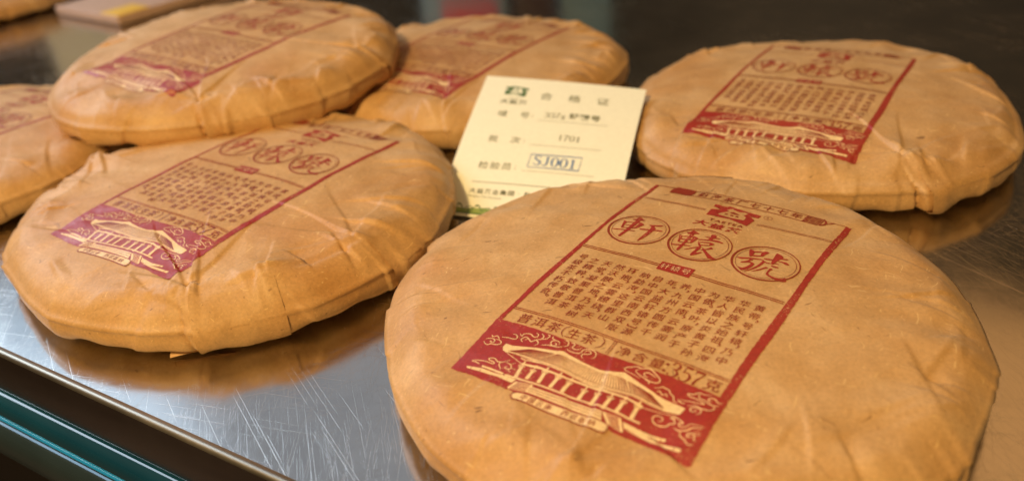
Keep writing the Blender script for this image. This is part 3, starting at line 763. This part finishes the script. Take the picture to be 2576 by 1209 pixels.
def build_art():
    rnd = random.Random(11)
    red, lines, cream, red2 = [], [], [], []
    # side bars with uneven printed edges
    def bar(x0a, y0, x1a, y1, w0, w1, jag=0.10):
        n = int(abs(y1 - y0) / 1.0)
        u = np.linspace(0, 1, n)
        p = np.stack([x0a + (x1a - x0a) * u, y0 + (y1 - y0) * u], 1)
        w = w0 + (w1 - w0) * u + 0.25 * np.sin(u * 11)
        return stroke(p, list(w), rough=jag, rnd=rnd)
    red.append(bar(-38.7, 68.4, -38.6, -43.0, 1.5, 1.9))
    red.append(bar(38.5, 68.0, 38.2, -43.0, 2.0, 3.0))
    # panel with ragged rim
    top, bot = [], []
    for i in range(80):
        x = -39.5 + 79 * i / 79
        top.append((x + rnd.uniform(-.1, .1), -42.9 + 0.35 * math.sin(i * 0.13) + rnd.uniform(-.12, .12)))
        bot.append((x + rnd.uniform(-.1, .1), -68.3 + 0.25 * math.sin(i * 0.21 + 1) + rnd.uniform(-.22, .22)))
    lft = [(-39.5 + rnd.uniform(-.15, .15), -68.3 + 25.4 * i / 25) for i in range(1, 25)]
    rgt = [(39.5 + rnd.uniform(-.15, .15), -43 - 25.3 * i / 25) for i in range(1, 25)]
    red.append(poly(bot + rgt[::-1] + top[::-1] + lft[::-1]))
    # thin frame lines
    lines.append(line((-39.4, 68.1), (-28.0, 68.1), 0.45, rough=0.03)); lines.append(line((31.0, 68.0), (38.4, 68.0), 0.30, rough=0.03))
    for dy in (0.45, -0.45):
        lines.append(line((-37.0, 54.0 + dy), (-10.6, 53.0 + dy), 0.26, rough=0.03))
        lines.append(line((10.6, 50.8 + dy), (37.2, 53.0 + dy), 0.26, rough=0.03))
        lines.append(line((-37.6, 7.4 + dy * 1.15), (-7.0, 7.4 + dy * 1.15), 0.42, rough=0.05, rnd=rnd)); lines.append(line((4.6, 6.9 + dy * 1.15), (36.5, 6.2 + dy * 1.15), 0.42, rough=0.05, rnd=rnd))
        lines.append(line((-37.8, -35.6 + dy * 0.9), (36.6, -36.1 + dy * 0.9), 0.32, rough=0.05, rnd=rnd))
        lines.append(line((0.9 + dy * 0.8, -36.2), (1.0 + dy * 0.8, -42.8), 0.26, rough=0.04, rnd=rnd))
    # scroll cartouche on the top line
    for y in (63.4, 69.3):
        lines.append(line((-27.5, y), (28.5, y - 0.2), 0.42, rough=0.04, rnd=rnd))
    lines.append(poly([(-31.0, 63.2), (-22.0, 63.4), (-21.4, 66.4), (-22.0, 69.3), (-30.0, 69.4), (-31.2, 66.3)]))
    for k in range(9):
        x = 23.0 + k * 0.75
        lines.append(line((x, 63.2 + 0.2 * (k % 3)), (x + 0.5, 69.3 - 0.3 * (k % 2)), 0.42, rough=0.06, rnd=rnd))
    lines.append(stroke(curve_pts([(22.8, 63.3), (24.2, 65.0), (23.0, 66.6), (24.6, 68.2), (23.4, 69.3)]), 0.5))
    lines.append(stroke(curve_pts([(29.0, 63.4), (30.6, 65.2), (30.4, 67.6), (29.0, 69.2)]), 0.8))
    lines.append(stroke(curve_pts([(30.2, 65.6), (32.0, 66.6), (33.4, 68.0)]), 0.5))
    for i, c in enumerate("勐海茶厂七十七年"):
        lines.append(glyph(c, -17.6 + i * 5.35, 66.35, 4.3, 0.012, 0.06, 1.0))
    # logo block
    for p in LOGO: red.append(poly(p))
    for p in LOGO_PAPER: red2.append(("paper", poly(smooth_poly(p))))
    for p in LOGO_RED: cream.append(("red", poly(p)))
    t, _ = latin("TAETEA", -6.0, 45.6, 2.6, 0.02, 1.15, 0.20)
    lines += t
    for i, c in enumerate("大益茶"):
        red.append(glyph(c, -7.4 + i * 6.3, 42.2, 4.4, 0.028, 0.08, 1.25))
    lines.append(glyph("R", 12.0, 58.2, 1.6)); a = np.linspace(0, 2 * math.pi, 20)
    lines.append(stroke(np.stack([12.0 + 1.5 * np.cos(a), 58.2 + 1.5 * np.sin(a)], 1), 0.16))
    # three ringed characters
    a = np.linspace(0, 2 * math.pi, 64)
    for cx, cy in ((-25.2, 26.6), (-0.8, 26.6), (23.4, 26.0)):
        w = 0.62 + 0.20 * np.sin(a + 3.9)
        lines.append(stroke(np.stack([cx + 11.2 * np.cos(a), cy + 11.2 * np.sin(a)], 1), list(w), rough=0.05, rnd=rnd))
        lines.append(stroke(np.stack([cx + 10.0 * np.cos(a), cy + 10.0 * np.sin(a)], 1), 0.16, rough=0.03, rnd=rnd))
    for p in BIG: red.append(poly(smooth_poly(p)))
    # small reversed plaque
    red.append(poly([(-7.3, 4.8), (4.9, 4.6), (4.9, 10.2), (-7.4, 10.1)]))
    for i, c in enumerate("轩辕号"):
        cream.append(("cream", glyph(c, -5.1 + i * 3.85, 7.45, 3.5, -0.012, 0.08)))
    # body text, right to left
    cols = ["黄帝，号轩辕，乃中", "华民族之始祖，四海", "华人皆以炎黄子孙", "为傲。茶叶，原产于", "中国云南，云雾润", "养，九州方圆传千", "年。大益【轩辕号】源", "自中国云南西双版", "纳勐海，这里群山", "环抱，云雾缭绕，天", "然沃腴之地，乃茶树", "天堂，凝聚普洱茶", "之精粹，致敬普洱", "号级茶不朽传奇。"]
    for ci, col in enumerate(cols):
        x = 31.3 - ci * 4.98
        n_full = sum(c not in "，。【】" for c in col); n_p = len(col) - n_full
        pitch = 30.4 / (n_full - 1 + 0.30 * n_p) if ci < 13 else 3.95
        pitch = min(pitch, 4.35)
        y = -0.6 if ci < 13 else 0.3
        for i, c in enumerate(col):
            if c in "，。":
                lines.append(glyph(c, x + 1.7, y + pitch * 0.50, 3.8, 0.01)); y -= pitch * 0.30
            elif c in "【】":
                up = c == "【"
                lines.append(stroke([(x - 1.5, y + (0.9 if up else 2.2)), (x - 1.5, y + (1.9 if up else 1.3)), (x + 1.5, y + (1.9 if up else 1.3)), (x + 1.5, y + (0.9 if up else 2.2))], 0.5)); y -= pitch * 0.30
            else:
                big = c in "黄傲群缭腴"
                lines.append(glyph(c, x + rnd.uniform(-.12, .12), y, 3.65 if c != "之" else 3.9, 0.001, 0.10 + rnd.uniform(-.02, .02), rnd.uniform(0.98, 1.06)))
                y -= pitch
    # weight row
    for c, x in zip("普洱茶", (-31.0, -25.4, -19.8)):
        lines.append(glyph(c, x, -39.4, 5.0, 0.0, 0.10))
    for c, x in zip("生茶", (-12.4, -7.0)):
        lines.append(glyph(c, x, -39.5, 5.0, 0.0, 0.10))
    lines.append(stroke(curve_pts([(-15.0, -36.8), (-16.4, -38.2), (-16.4, -40.6), (-15.0, -42.2)]), 0.32, 0.6))
    lines.append(stroke(curve_pts([(-3.6, -36.8), (-2.2, -38.2), (-2.2, -40.6), (-3.6, -42.2)]), 0.32, 0.6))
    for c, x in zip("净含量", (5.2, 10.6, 16.0)):
        lines.append(glyph(c, x, -39.5, 4.6, 0.0, 0.10))
    a = np.linspace(0, 2 * math.pi, 12)
    for yy in (-38.4, -41.2):
        lines.append(poly(np.stack([18.9 + 0.55 * np.cos(a[:-1]), yy + 0.55 * np.sin(a[:-1])], 1)))
    lines += serif_text("357", 20.0, -42.6, 5.9, 1.0, 0.60, wk=1.1)
    lines.append(glyph("克", 33.4, -39.9, 5.0, 0.008, 0.10))
    # palace drawing in cream over the red panel
    T = TEMPLE
    cream.append(("cream", poly(T["roof_top"] + T["roof_bot"])))
    br, tr = [], []
    rt = [(-28.5, -53.6), (-19.7, -51.0), (-10.5, -49.6), (-3.1, -50.0), (2.5, -50.3), (9.5, -49.4), (15.4, -50.2), (24.1, -52.2), (29.0, -52.9)]
    rb = [(-27.0, -54.9), (-23.7, -54.6), (-18.2, -54.6), (-10.3, -54.4), (-4.6, -54.6), (1.2, -55.0), (6.5, -55.0), (15.9, -53.7), (25.3, -54.5)]
    rtx, rty = np.array(rt).T; rbx, rby = np.array(rb).T
    for k in range(58):                                        # roof tile ribs fanning out from the ridge
        u = k / 57
        xb = -26.5 + 51.5 * u
        xt = 1.0 + (xb - 1.0) * 0.80 + (2.0 if abs(u - .5) < .3 else 0) * (0.5 - u)
        yt = np.interp(xt, rtx, rty) - 0.25; yb = np.interp(xb, rbx, rby) + 0.1
        if yt > yb + 0.25:
            w_ = 0.24 if 0.3 < u < 0.72 else 0.34
            red2.append(("line", line((xt, yt), (xb, yb), w_, 1.0)))
    red2.append(("line", stroke([(x, y + 0.05) for x, y in rb], 0.22)))
    red2.append(("line", stroke([(x, y - 0.62) for x, y in rb], 0.16)))
    cream.append(("cream", line((-28.3, -55.2), (-19.4, -58.2), 0.22, 1.0)))
    cream.append(("cream", stroke(curve_pts([(20.0, -56.9), (25.0, -56.4), (29.6, -55.6)]), 0.22)))
    cream.append(("cream", stroke(T["beam"], 0.75, rough=0.08, rnd=rnd)))
    cream.append(("cream", stroke([(x, y + 1.9) for x, y in zip(np.linspace(-21.5, 21.5, 24), np.interp(np.linspace(-21.5, 21.5, 24), [p[0] for p in T["beam"]], [p[1] for p in T["beam"]]))], 0.35, rough=0.10, rnd=rnd)))
    for (tx, ty), (bx, by) in zip(T["coltop"], T["colbot"]):
        cream.append(("cream", stroke([(tx, ty + 0.4), ((tx + bx) / 2, (ty + by) / 2), (bx, by - 0.2)], [1.05, 1.15, 1.25])))
        cream.append(("cream", line((tx - 1.15, ty + 0.1), (tx + 1.15, ty + 0.15), 0.36)))
        cream.append(("cream", line((tx - 0.95, ty - 0.45), (tx + 0.95, ty - 0.40), 0.26)))
        cream.append(("cream", line((tx - 0.1, ty + 0.6), (tx, ty + 2.2), 0.55)))
        red2.append(("line", line((tx - 1.0, ty - 0.18), (tx + 1.0, ty - 0.14), 0.13)))
    cream.append(("cream", stroke(T["base"], 0.62, rough=0.04, rnd=rnd)))
    cream.append(("cream", poly(T["styl"])))
    red2.append(("line", line((-12.0, -65.6), (12.0, -64.5), 0.26))); red2.append(("line", line((-12.0, -66.45), (12.4, -65.6), 0.22)))
    for q, d in ((T["lst"], 1), (T["rst"], -1)):
        q = np.array(q)
        for k in range(8):
            u = k / 7
            a_, b_ = q[0] * (1 - u) + q[3] * u, q[1] * (1 - u) + q[2] * u
            cream.append(("cream", line(a_ * .95 + b_ * .05, a_ * .05 + b_ * .95, 0.20)))
        for i, j in ((0, 3), (1, 2)):
            cream.append(("cream", line(q[i], q[j], 0.75)))
    for n_ in ("lbal", "rbal", "rbal2"):
        cream.append(("cream", poly(T[n_])))
    cream.append(("cream", stroke(T["lbal2"], 0.75)))
    red2.append(("line", line((-30.2, -64.8), (-30.0, -65.8), 0.18))); red2.append(("line", line((-33.4, -64.9), (-33.3, -66.0), 0.18)))
    red2.append(("line", line((29.0, -63.4), (29.2, -64.6), 0.18))); red2.append(("line", line((33.6, -64.7), (33.7, -66.0), 0.18)))
    bn = np.array(T["banner"])
    cream.append(("cream", poly(smooth_poly(bn))))
    lines.append(stroke(smooth_poly(bn + np.array([0, -0.12])), 0.42, closed=True))
    red2.append(("line", stroke(smooth_poly(bn * np.array([0.985, 1.0]) + np.array([0, 0.0])), 0.16, closed=True)))
    for (x0, x1) in ((-15.6, -14.0), (14.0, 15.6)):
        for k in range(4):
            lines.append(line((x0 + 0.45 * k, -68.2 - 0.1 * k), (x0 + 0.45 * k, -70.3), 0.22))
    bx = np.linspace(-11.3, 10.9, 9)
    for c, x in zip("中国云南 西双版纳", bx):
        if c != " ":
            red2.append(("line", glyph(c, x, np.interp(x, [-13, 0, 13], [-69.35, -69.2, -68.6]), 2.35, 0.012, 0.12)))
    for p in CLOUDS:
        cream.append(("cream", stroke(curve_pts(p, 4), 0.34, 0.55)))
    # chips in the red where the ink missed the paper
    pap = []
    for _ in range(150):
        x, y = rnd.uniform(-39, 39), rnd.uniform(-68, -43)
        s_ = rnd.uniform(0.06, 0.22)
        pap.append(poly([(x - s_, y), (x, y - s_ * .7), (x + s_ * 1.2, y + .2 * s_), (x + .1 * s_, y + s_)]))
    for _ in range(60):
        x, y = rnd.choice((-38.6, 38.3)) + rnd.uniform(-1.2, 1.2), rnd.uniform(-43, 68)
        s_ = rnd.uniform(0.08, 0.25)
        pap.append(poly([(x - s_, y), (x, y - s_), (x + s_ * .7, y + .3 * s_), (x + .1 * s_, y + s_ * 1.6)]))
    return dict(
        red=red, lines=lines,
        knock=[t for k, t in red2 if k == "paper"] + pap,
        cream=[t for k, t in cream if k == "cream"],
        over=[t for k, t in cream if k == "red"] + [t for k, t in red2 if k == "line"])


ART_T = build_art()

# (label, x, y, z, tilt x, tilt y, print rotation, print offset, thickness, outline terms, pleats, seed)
RAD = math.radians
CAKES = [
    ("large kraft paper wrapped tea cake in the right foreground with the sharpest red print", 0.0515, 0.2361, 0.0, 0, 0, -0.6642, (0.0019, -0.0038), 0.0279, (-0.0055, -0.0062, 0.0049, 0.0096, -0.0092, 0.0011), [(RAD(-118), 0.6), (RAD(60), 0.5)], 21),
    ("wrapped tea cake at left front with the stacked cake resting on its far edge", -0.1234, 0.3481, 0.0, 0, 0, -0.6151, (0.0027, -0.0003), 0.0288, (0.0128, -0.0111, -0.0164, 0.0141, -0.0021, -0.0079), [(RAD(-88), 0.9), (RAD(-44), 0.7)], 22),
    ("tilted wrapped tea cake stacked on top of the other cakes at upper left", -0.1591, 0.4998, 0.0243, 0.050, 0.001, -0.6216, (0.0023, -0.0035), 0.0290, (0.0127, 0.0042, 0.0156, -0.0097, -0.0168, 0.0035), [(RAD(-86), 1.1), (RAD(-20), 0.6)], 23),
    ("wrapped tea cake behind the pale slip, partly under the stacked cake", -0.0181, 0.5134, 0.0, 0, 0, -0.6251, (-0.0017, -0.0023), 0.0285, (-0.0007, 0.0028, 0.0037, 0.0041, 0.0078, 0.0055), [(RAD(-97), 0.8)], 24),
    ("wrapped tea cake at far right with a split pleat in its near rim", 0.1628, 0.4034, 0.0, 0, 0, -0.6106, (-0.0024, -0.0091), 0.0268, (-0.0162, 0.0318, -0.0050, 0.0088, -0.0107, 0.0298), [(RAD(-86), 1.3)], 25),
    ("wrapped tea cake cut off by the left edge of the picture, under the stacked cake", -0.3122, 0.4492, 0.0, 0, 0, -0.62, (0.002, 0.0), 0.0282, (0, 0, 0, 0, 0, 0), [(RAD(-70), 0.7)], 26),
    ("wrapped tea cake lying far back in the top left corner of the counter", -0.523, 0.890, 0.0, 0, 0, -0.5, (0.0, 0.0), 0.0282, (0.01, 0, 0, 0.01, 0, 0), [(RAD(-80), 0.7)], 27),
]
for ci, (label, x, y, z, tx, ty, rot, off, t, fc, pleats, seed) in enumerate(CAKES):
    root = thing("wrapped_tea_cake", label, "tea cake", (x, y, z), (tx, ty, 0), "paper wrapped tea cakes on the steel counter")
    ck = Cake(seed, t, fc, pleats, rot, (0.6, 1.15, 1.1, 1.0, 0.8, 0.9, 0.7)[ci])
    link("paper_wrapper", ck.body(), kraft, root)
    for k, (az, st) in enumerate(pleats):
        link("fold_flap", ck.flap(az + 0.02, az + 0.36, 0.06, 0.80, 0.0022 * st, 0.35, seed + k), kraft, root)
    if ci == 1:                                                # loose paper corner peeping out from underneath
        Vf, Ff = [], []
        for k in range(8):
            for j in range(14):
                u, v_ = j / 13, k / 7
                a_ = RAD(-94) + RAD(17) * u
                depth = (0.0045 - 0.0035 * u) * v_
                rr_ = 0.0905 + 0.0025 * v_ + depth * 0.25
                Vf.append((rr_ * math.cos(a_), rr_ * math.sin(a_) - 0.5 * depth * (1 - u), 0.0052 - 0.0046 * v_ * (1 - 0.45 * u) + 0.0002 * math.sin(u * 9)))
        Ff = [(k * 14 + j, k * 14 + j + 1, (k + 1) * 14 + j + 1, (k + 1) * 14 + j) for k in range(7) for j in range(13)]
        link("loose_corner", mesh("loose_corner", Vf, Ff), kraft, root)
    if ci == 6:
        continue
    ca_, sa_ = math.cos(rot), math.sin(rot)

    def xf(p, ca_=ca_, sa_=sa_, off=off):
        u, v = p[:, 0] / 1000 + off[0], p[:, 1] / 1000 + off[1]
        u, v = u + 0.0002 * np.sin(v * 95 + off[0] * 900), v + 0.0002 * np.sin(u * 110 + off[1] * 700)
        return np.stack([u * ca_ - v * sa_, u * sa_ + v * ca_], 1)

    def hf(P, zo, ck=ck):
        return np.stack([P[:, 0], P[:, 1], ck.top(P[:, 0], P[:, 1]) + zo], 1)

    lay("red_print", ART_T["red"], hf, xf, 0.00016, red_ink, root)
    lay("fine_print", ART_T["lines"], hf, xf, 0.00020, line_ink, root)
    lay("worn_spots", ART_T["knock"], hf, xf, 0.00023, kraft, root)
    lay("palace_print", ART_T["cream"], hf, xf, 0.00027, cream_ink, root)
    lay("palace_outlines", ART_T["over"], hf, xf, 0.00032, line_ink, root)

# ------------------------------------------------------------------ the inspection slip
TL, TR, BR, BL = (np.array(p) for p in ((-0.0054, 0.4498, 0.0300), (0.0772, 0.4149, 0.0265), (0.0434, 0.3106, 0.0010), (-0.0346, 0.3472, 0.0010)))


def card_pt(P, zo):
    """P (n,2) in slip millimetres (88 x 111)"""
    a, b_ = P[:, :1] / 88.0, P[:, 1:2] / 111.0
    base = (BL * (1 - a) + BR * a) * (1 - b_) + (TL * (1 - a) + TR * a) * b_
    n = np.cross(BR - BL, TL - BL); n /= np.linalg.norm(n)
    bow = 0.0016 * np.sin(b_ * math.pi) + 0.0006 * np.sin(a * math.pi)
    return base + n * (bow + zo)


slip = thing("inspection_slip", "pale yellow printed paper slip with a blue stamp, leaning between the tea cakes", "paper slip")
gx, gy = np.meshgrid(np.linspace(0, 88, 30), np.linspace(0, 111, 38))
Pg = np.stack([gx.ravel(), gy.ravel()], 1)
top_, bot_ = card_pt(Pg, 0.0), card_pt(Pg, -0.00018)
V = np.concatenate([top_, bot_]); n_ = len(Pg); Fc = []
for j in range(37):
    for i in range(29):
        a0 = j * 30 + i
        Fc.append((a0, a0 + 1, a0 + 31, a0 + 30)); Fc.append((n_ + a0, n_ + a0 + 30, n_ + a0 + 31, n_ + a0 + 1))
rim = [i for i in range(30)] + [29 + 30 * j for j in range(1, 38)] + [37 * 30 + i for i in range(28, -1, -1)] + [30 * j for j in range(36, 0, -1)]
for k in range(len(rim)):
    p, q = rim[k], rim[(k + 1) % len(rim)]
    Fc.append((p, n_ + p, n_ + q, q))
link("paper", mesh("paper", V, Fc), card_paper, slip, False)

ident = lambda p: p
hfc = lambda P, zo: card_pt(P, zo)
green, grey, blue, pale = [], [], [], []
lp = np.array(LOGO[0]); lo, hi = lp.min(0), lp.max(0)


def onto(T):                                                   # logo art scaled into its place on the slip
    return (T - lo) / (hi - lo) * np.array([13.0, 9.6]) + np.array([13.6, 93.0])


green.append(onto(poly(LOGO[0])))
paper_bits = [onto(poly(smooth_poly(p))) for p in LOGO_PAPER]
green_bits = [onto(poly(p)) for p in LOGO_RED]
t_, _ = latin("TAETEA", 16.4, 90.6, 1.5, 0.01, 1.2, 0.2); grey += t_
for c, x in zip("大益茶", (15.4, 20.6, 25.8)):
    grey.append(glyph(c, x, 87.9, 4.2, 0.02, 0, 1.15))
for c, x in zip("合格证", (37.4, 52.6, 67.8)):
    grey.append(glyph(c, x, 95.4, 7.0, 0.0))
for c, x, y in (("唛", 17.3, 76.8), ("号", 29.3, 76.8), ("批", 17.0, 55.6), ("次", 29.0, 55.8), ("检", 16.6, 35.2), ("验", 22.7, 35.4), ("员", 28.8, 35.6)):
    grey.append(glyph(c, x, y, 5.6, 0.0))
for y in (76.4, 55.6, 35.4):
    grey.append(glyph(":", 33.6, y, 5.0, 0.0))
grey += serif_text("357g", 39.6, 76.6, 4.3, 1.15, 0.60, wk=1.1)
for c, x in zip("轩辕号", (55.2, 60.8, 66.4)):
    grey.append(glyph(c, x, 79.6, 5.3, 0.022))
for a_, b_ in (((37.4, 73.6), (73.6, 74.4)), ((37.2, 53.3), (73.4, 54.6)), ((37.0, 33.9), (73.2, 35.4)), ((13.5, 23.0), (75.0, 25.4))):
    grey.append(line(a_, b_, 0.22 if a_[1] > 30 else 0.40))
grey += serif_text("1701", 50.2, 58.9, 4.4, 1.15, 0.60, wk=1.1)
blue += serif_text("SJ001", 41.6, 38.9, 6.6, 1.12, 0.60, wk=1.25)
blue.append(stroke([(39.3, 36.9), (65.0, 38.0), (65.3, 47.6), (39.5, 46.3)], 0.75, closed=True, rough=0.06))
for i, c in enumerate("大益茶业集团·勐海茶厂"):
    grey.append(glyph(c, 15.4 + i * 4.0, 17.0 + i * 0.14, 3.5 if c != "·" else 3.0, 0.018))
t_, _ = latin("Menghai Tea Factory", 13.6, 12.9, 1.9, 0.0, 1.05, 0.10); grey += t_
t_, _ = latin("TAETEA Group", 40.0, 13.6, 1.9, 0.0, 1.05, 0.10); grey += t_
# green wave border along the foot
pale.append(poly([(0.4, 2.4), (87.6, 2.4), (87.6, 4.2), (70, 5.6), (60, 4.4), (48, 6.2), (36, 4.6), (24, 6.4), (14, 5.0), (0.4, 6.6)]))
green.append(line((0.3, 2.2), (87.7, 2.2), 0.9))
for k in range(9):
    x = 4 + k * 9.6
    green.append(stroke(curve_pts([(x, 4.0), (x + 2, 6.4), (x + 4.4, 6.2), (x + 4.6, 4.4), (x + 3.0, 3.9), (x + 2.6, 5.0), (x + 3.4, 5.4)]), 0.45, 0.4))
    green.append(stroke(curve_pts([(x + 4.6, 5.0), (x + 6.6, 7.4), (x + 8.2, 6.8), (x + 9.4, 4.4)]), 0.5, 0.5))
    green.append(poly([(x + 5.6, 7.6), (x + 6.8, 6.9), (x + 8.0, 7.7), (x + 6.9, 8.2)]))
lay("green_tint_print", pale, hfc, ident, 0.00006, soft_green_ink, slip, 2.5)
lay("green_print", green, hfc, ident, 0.00010, green_ink, slip, 2.5)
lay("logo_cutout", paper_bits, hfc, ident, 0.00013, card_paper, slip, 2.5)
lay("logo_detail", green_bits, hfc, ident, 0.00016, green_ink, slip, 2.5)
lay("grey_print", grey, hfc, ident, 0.00010, grey_ink, slip, 2.5)
lay("blue_stamp", blue, hfc, ident, 0.00014, blue_ink, slip, 2.5)

# ------------------------------------------------------------------ packet at the back, and cartons added for their reflections
def carton(name, label, cat, loc, rz, sx, sy, sz, mat, patch=None):  # invented boxes, there only to be mirrored in the steel
    o = thing(name, label, cat, loc, (0, 0, rz))
    link("carton_body", box_mesh("carton_body", -sx / 2, sx / 2, -sy / 2, sy / 2, 0.0, sz, 0.002), mat, o)
    link("lid", box_mesh("lid", -sx / 2 - .002, sx / 2 + .002, -sy / 2 - .002, sy / 2 + .002, sz * .82, sz + .003, 0.002), mat, o)
    if patch:
        x0, x1, z0, z1, pm = patch
        link("printed_panel", box_mesh("printed_panel", x0, x1, -sy / 2 - .0045, -sy / 2 - .0015, z0, z1, 0.0008), pm, o)
    return o


pinkish = flat_mat("pale_pink_paper", (0.52, 0.35, 0.27), 0.5)
yellow_print = flat_mat("yellow_print", (0.80, 0.50, 0.06), 0.5)
packet = thing("paper_packet", "pale pink packet with a yellow corner lying beyond the cakes at top left", "packet", (-0.334, 0.764, 0.0), (0.0, 0.0, 0.90))
link("packet_body", box_mesh("packet_body", 0.0, 0.15, 0.0, 0.11, 0.0005, 0.009, 0.002), pinkish, packet)
link("yellow_label", box_mesh("yellow_label", 0.001, 0.034, 0.001, 0.030, 0.006, 0.0097, 0.0006), yellow_print, packet)

blue_card = flat_mat("blue_board", (0.16, 0.30, 0.52), 0.45)
crimson = flat_mat("crimson_print", (0.62, 0.03, 0.09), 0.45)
silver = flat_mat("silver_foil", (0.70, 0.78, 0.90), 0.35, metallic=0.0)
plum = flat_mat("plum_board", (0.05, 0.03, 0.06), 0.5)
carton("reflection_carton", "added blue carton with a crimson panel, out of view, for its reflection in the counter", "carton", (-0.035, 1.18, 0), -0.03, 0.115, 0.07, 0.30, blue_card, (-0.03, 0.045, 0.10, 0.145, crimson))
carton("reflection_carton", "added narrow plum coloured carton between the two blue ones, out of view, for its reflection", "carton", (0.062, 1.20, 0), 0.02, 0.055, 0.06, 0.30, plum)
carton("reflection_carton", "added plain pale blue carton right of the plum one, out of view, for its reflection", "carton", (0.135, 1.22, 0), 0.0, 0.07, 0.06, 0.26, blue_card)
carton("silver_reflection_carton", "added tall silver blue carton out of view at the back left, for its reflection", "carton", (-0.520, 1.14, 0), 0.40, 0.135, 0.08, 0.34, silver)
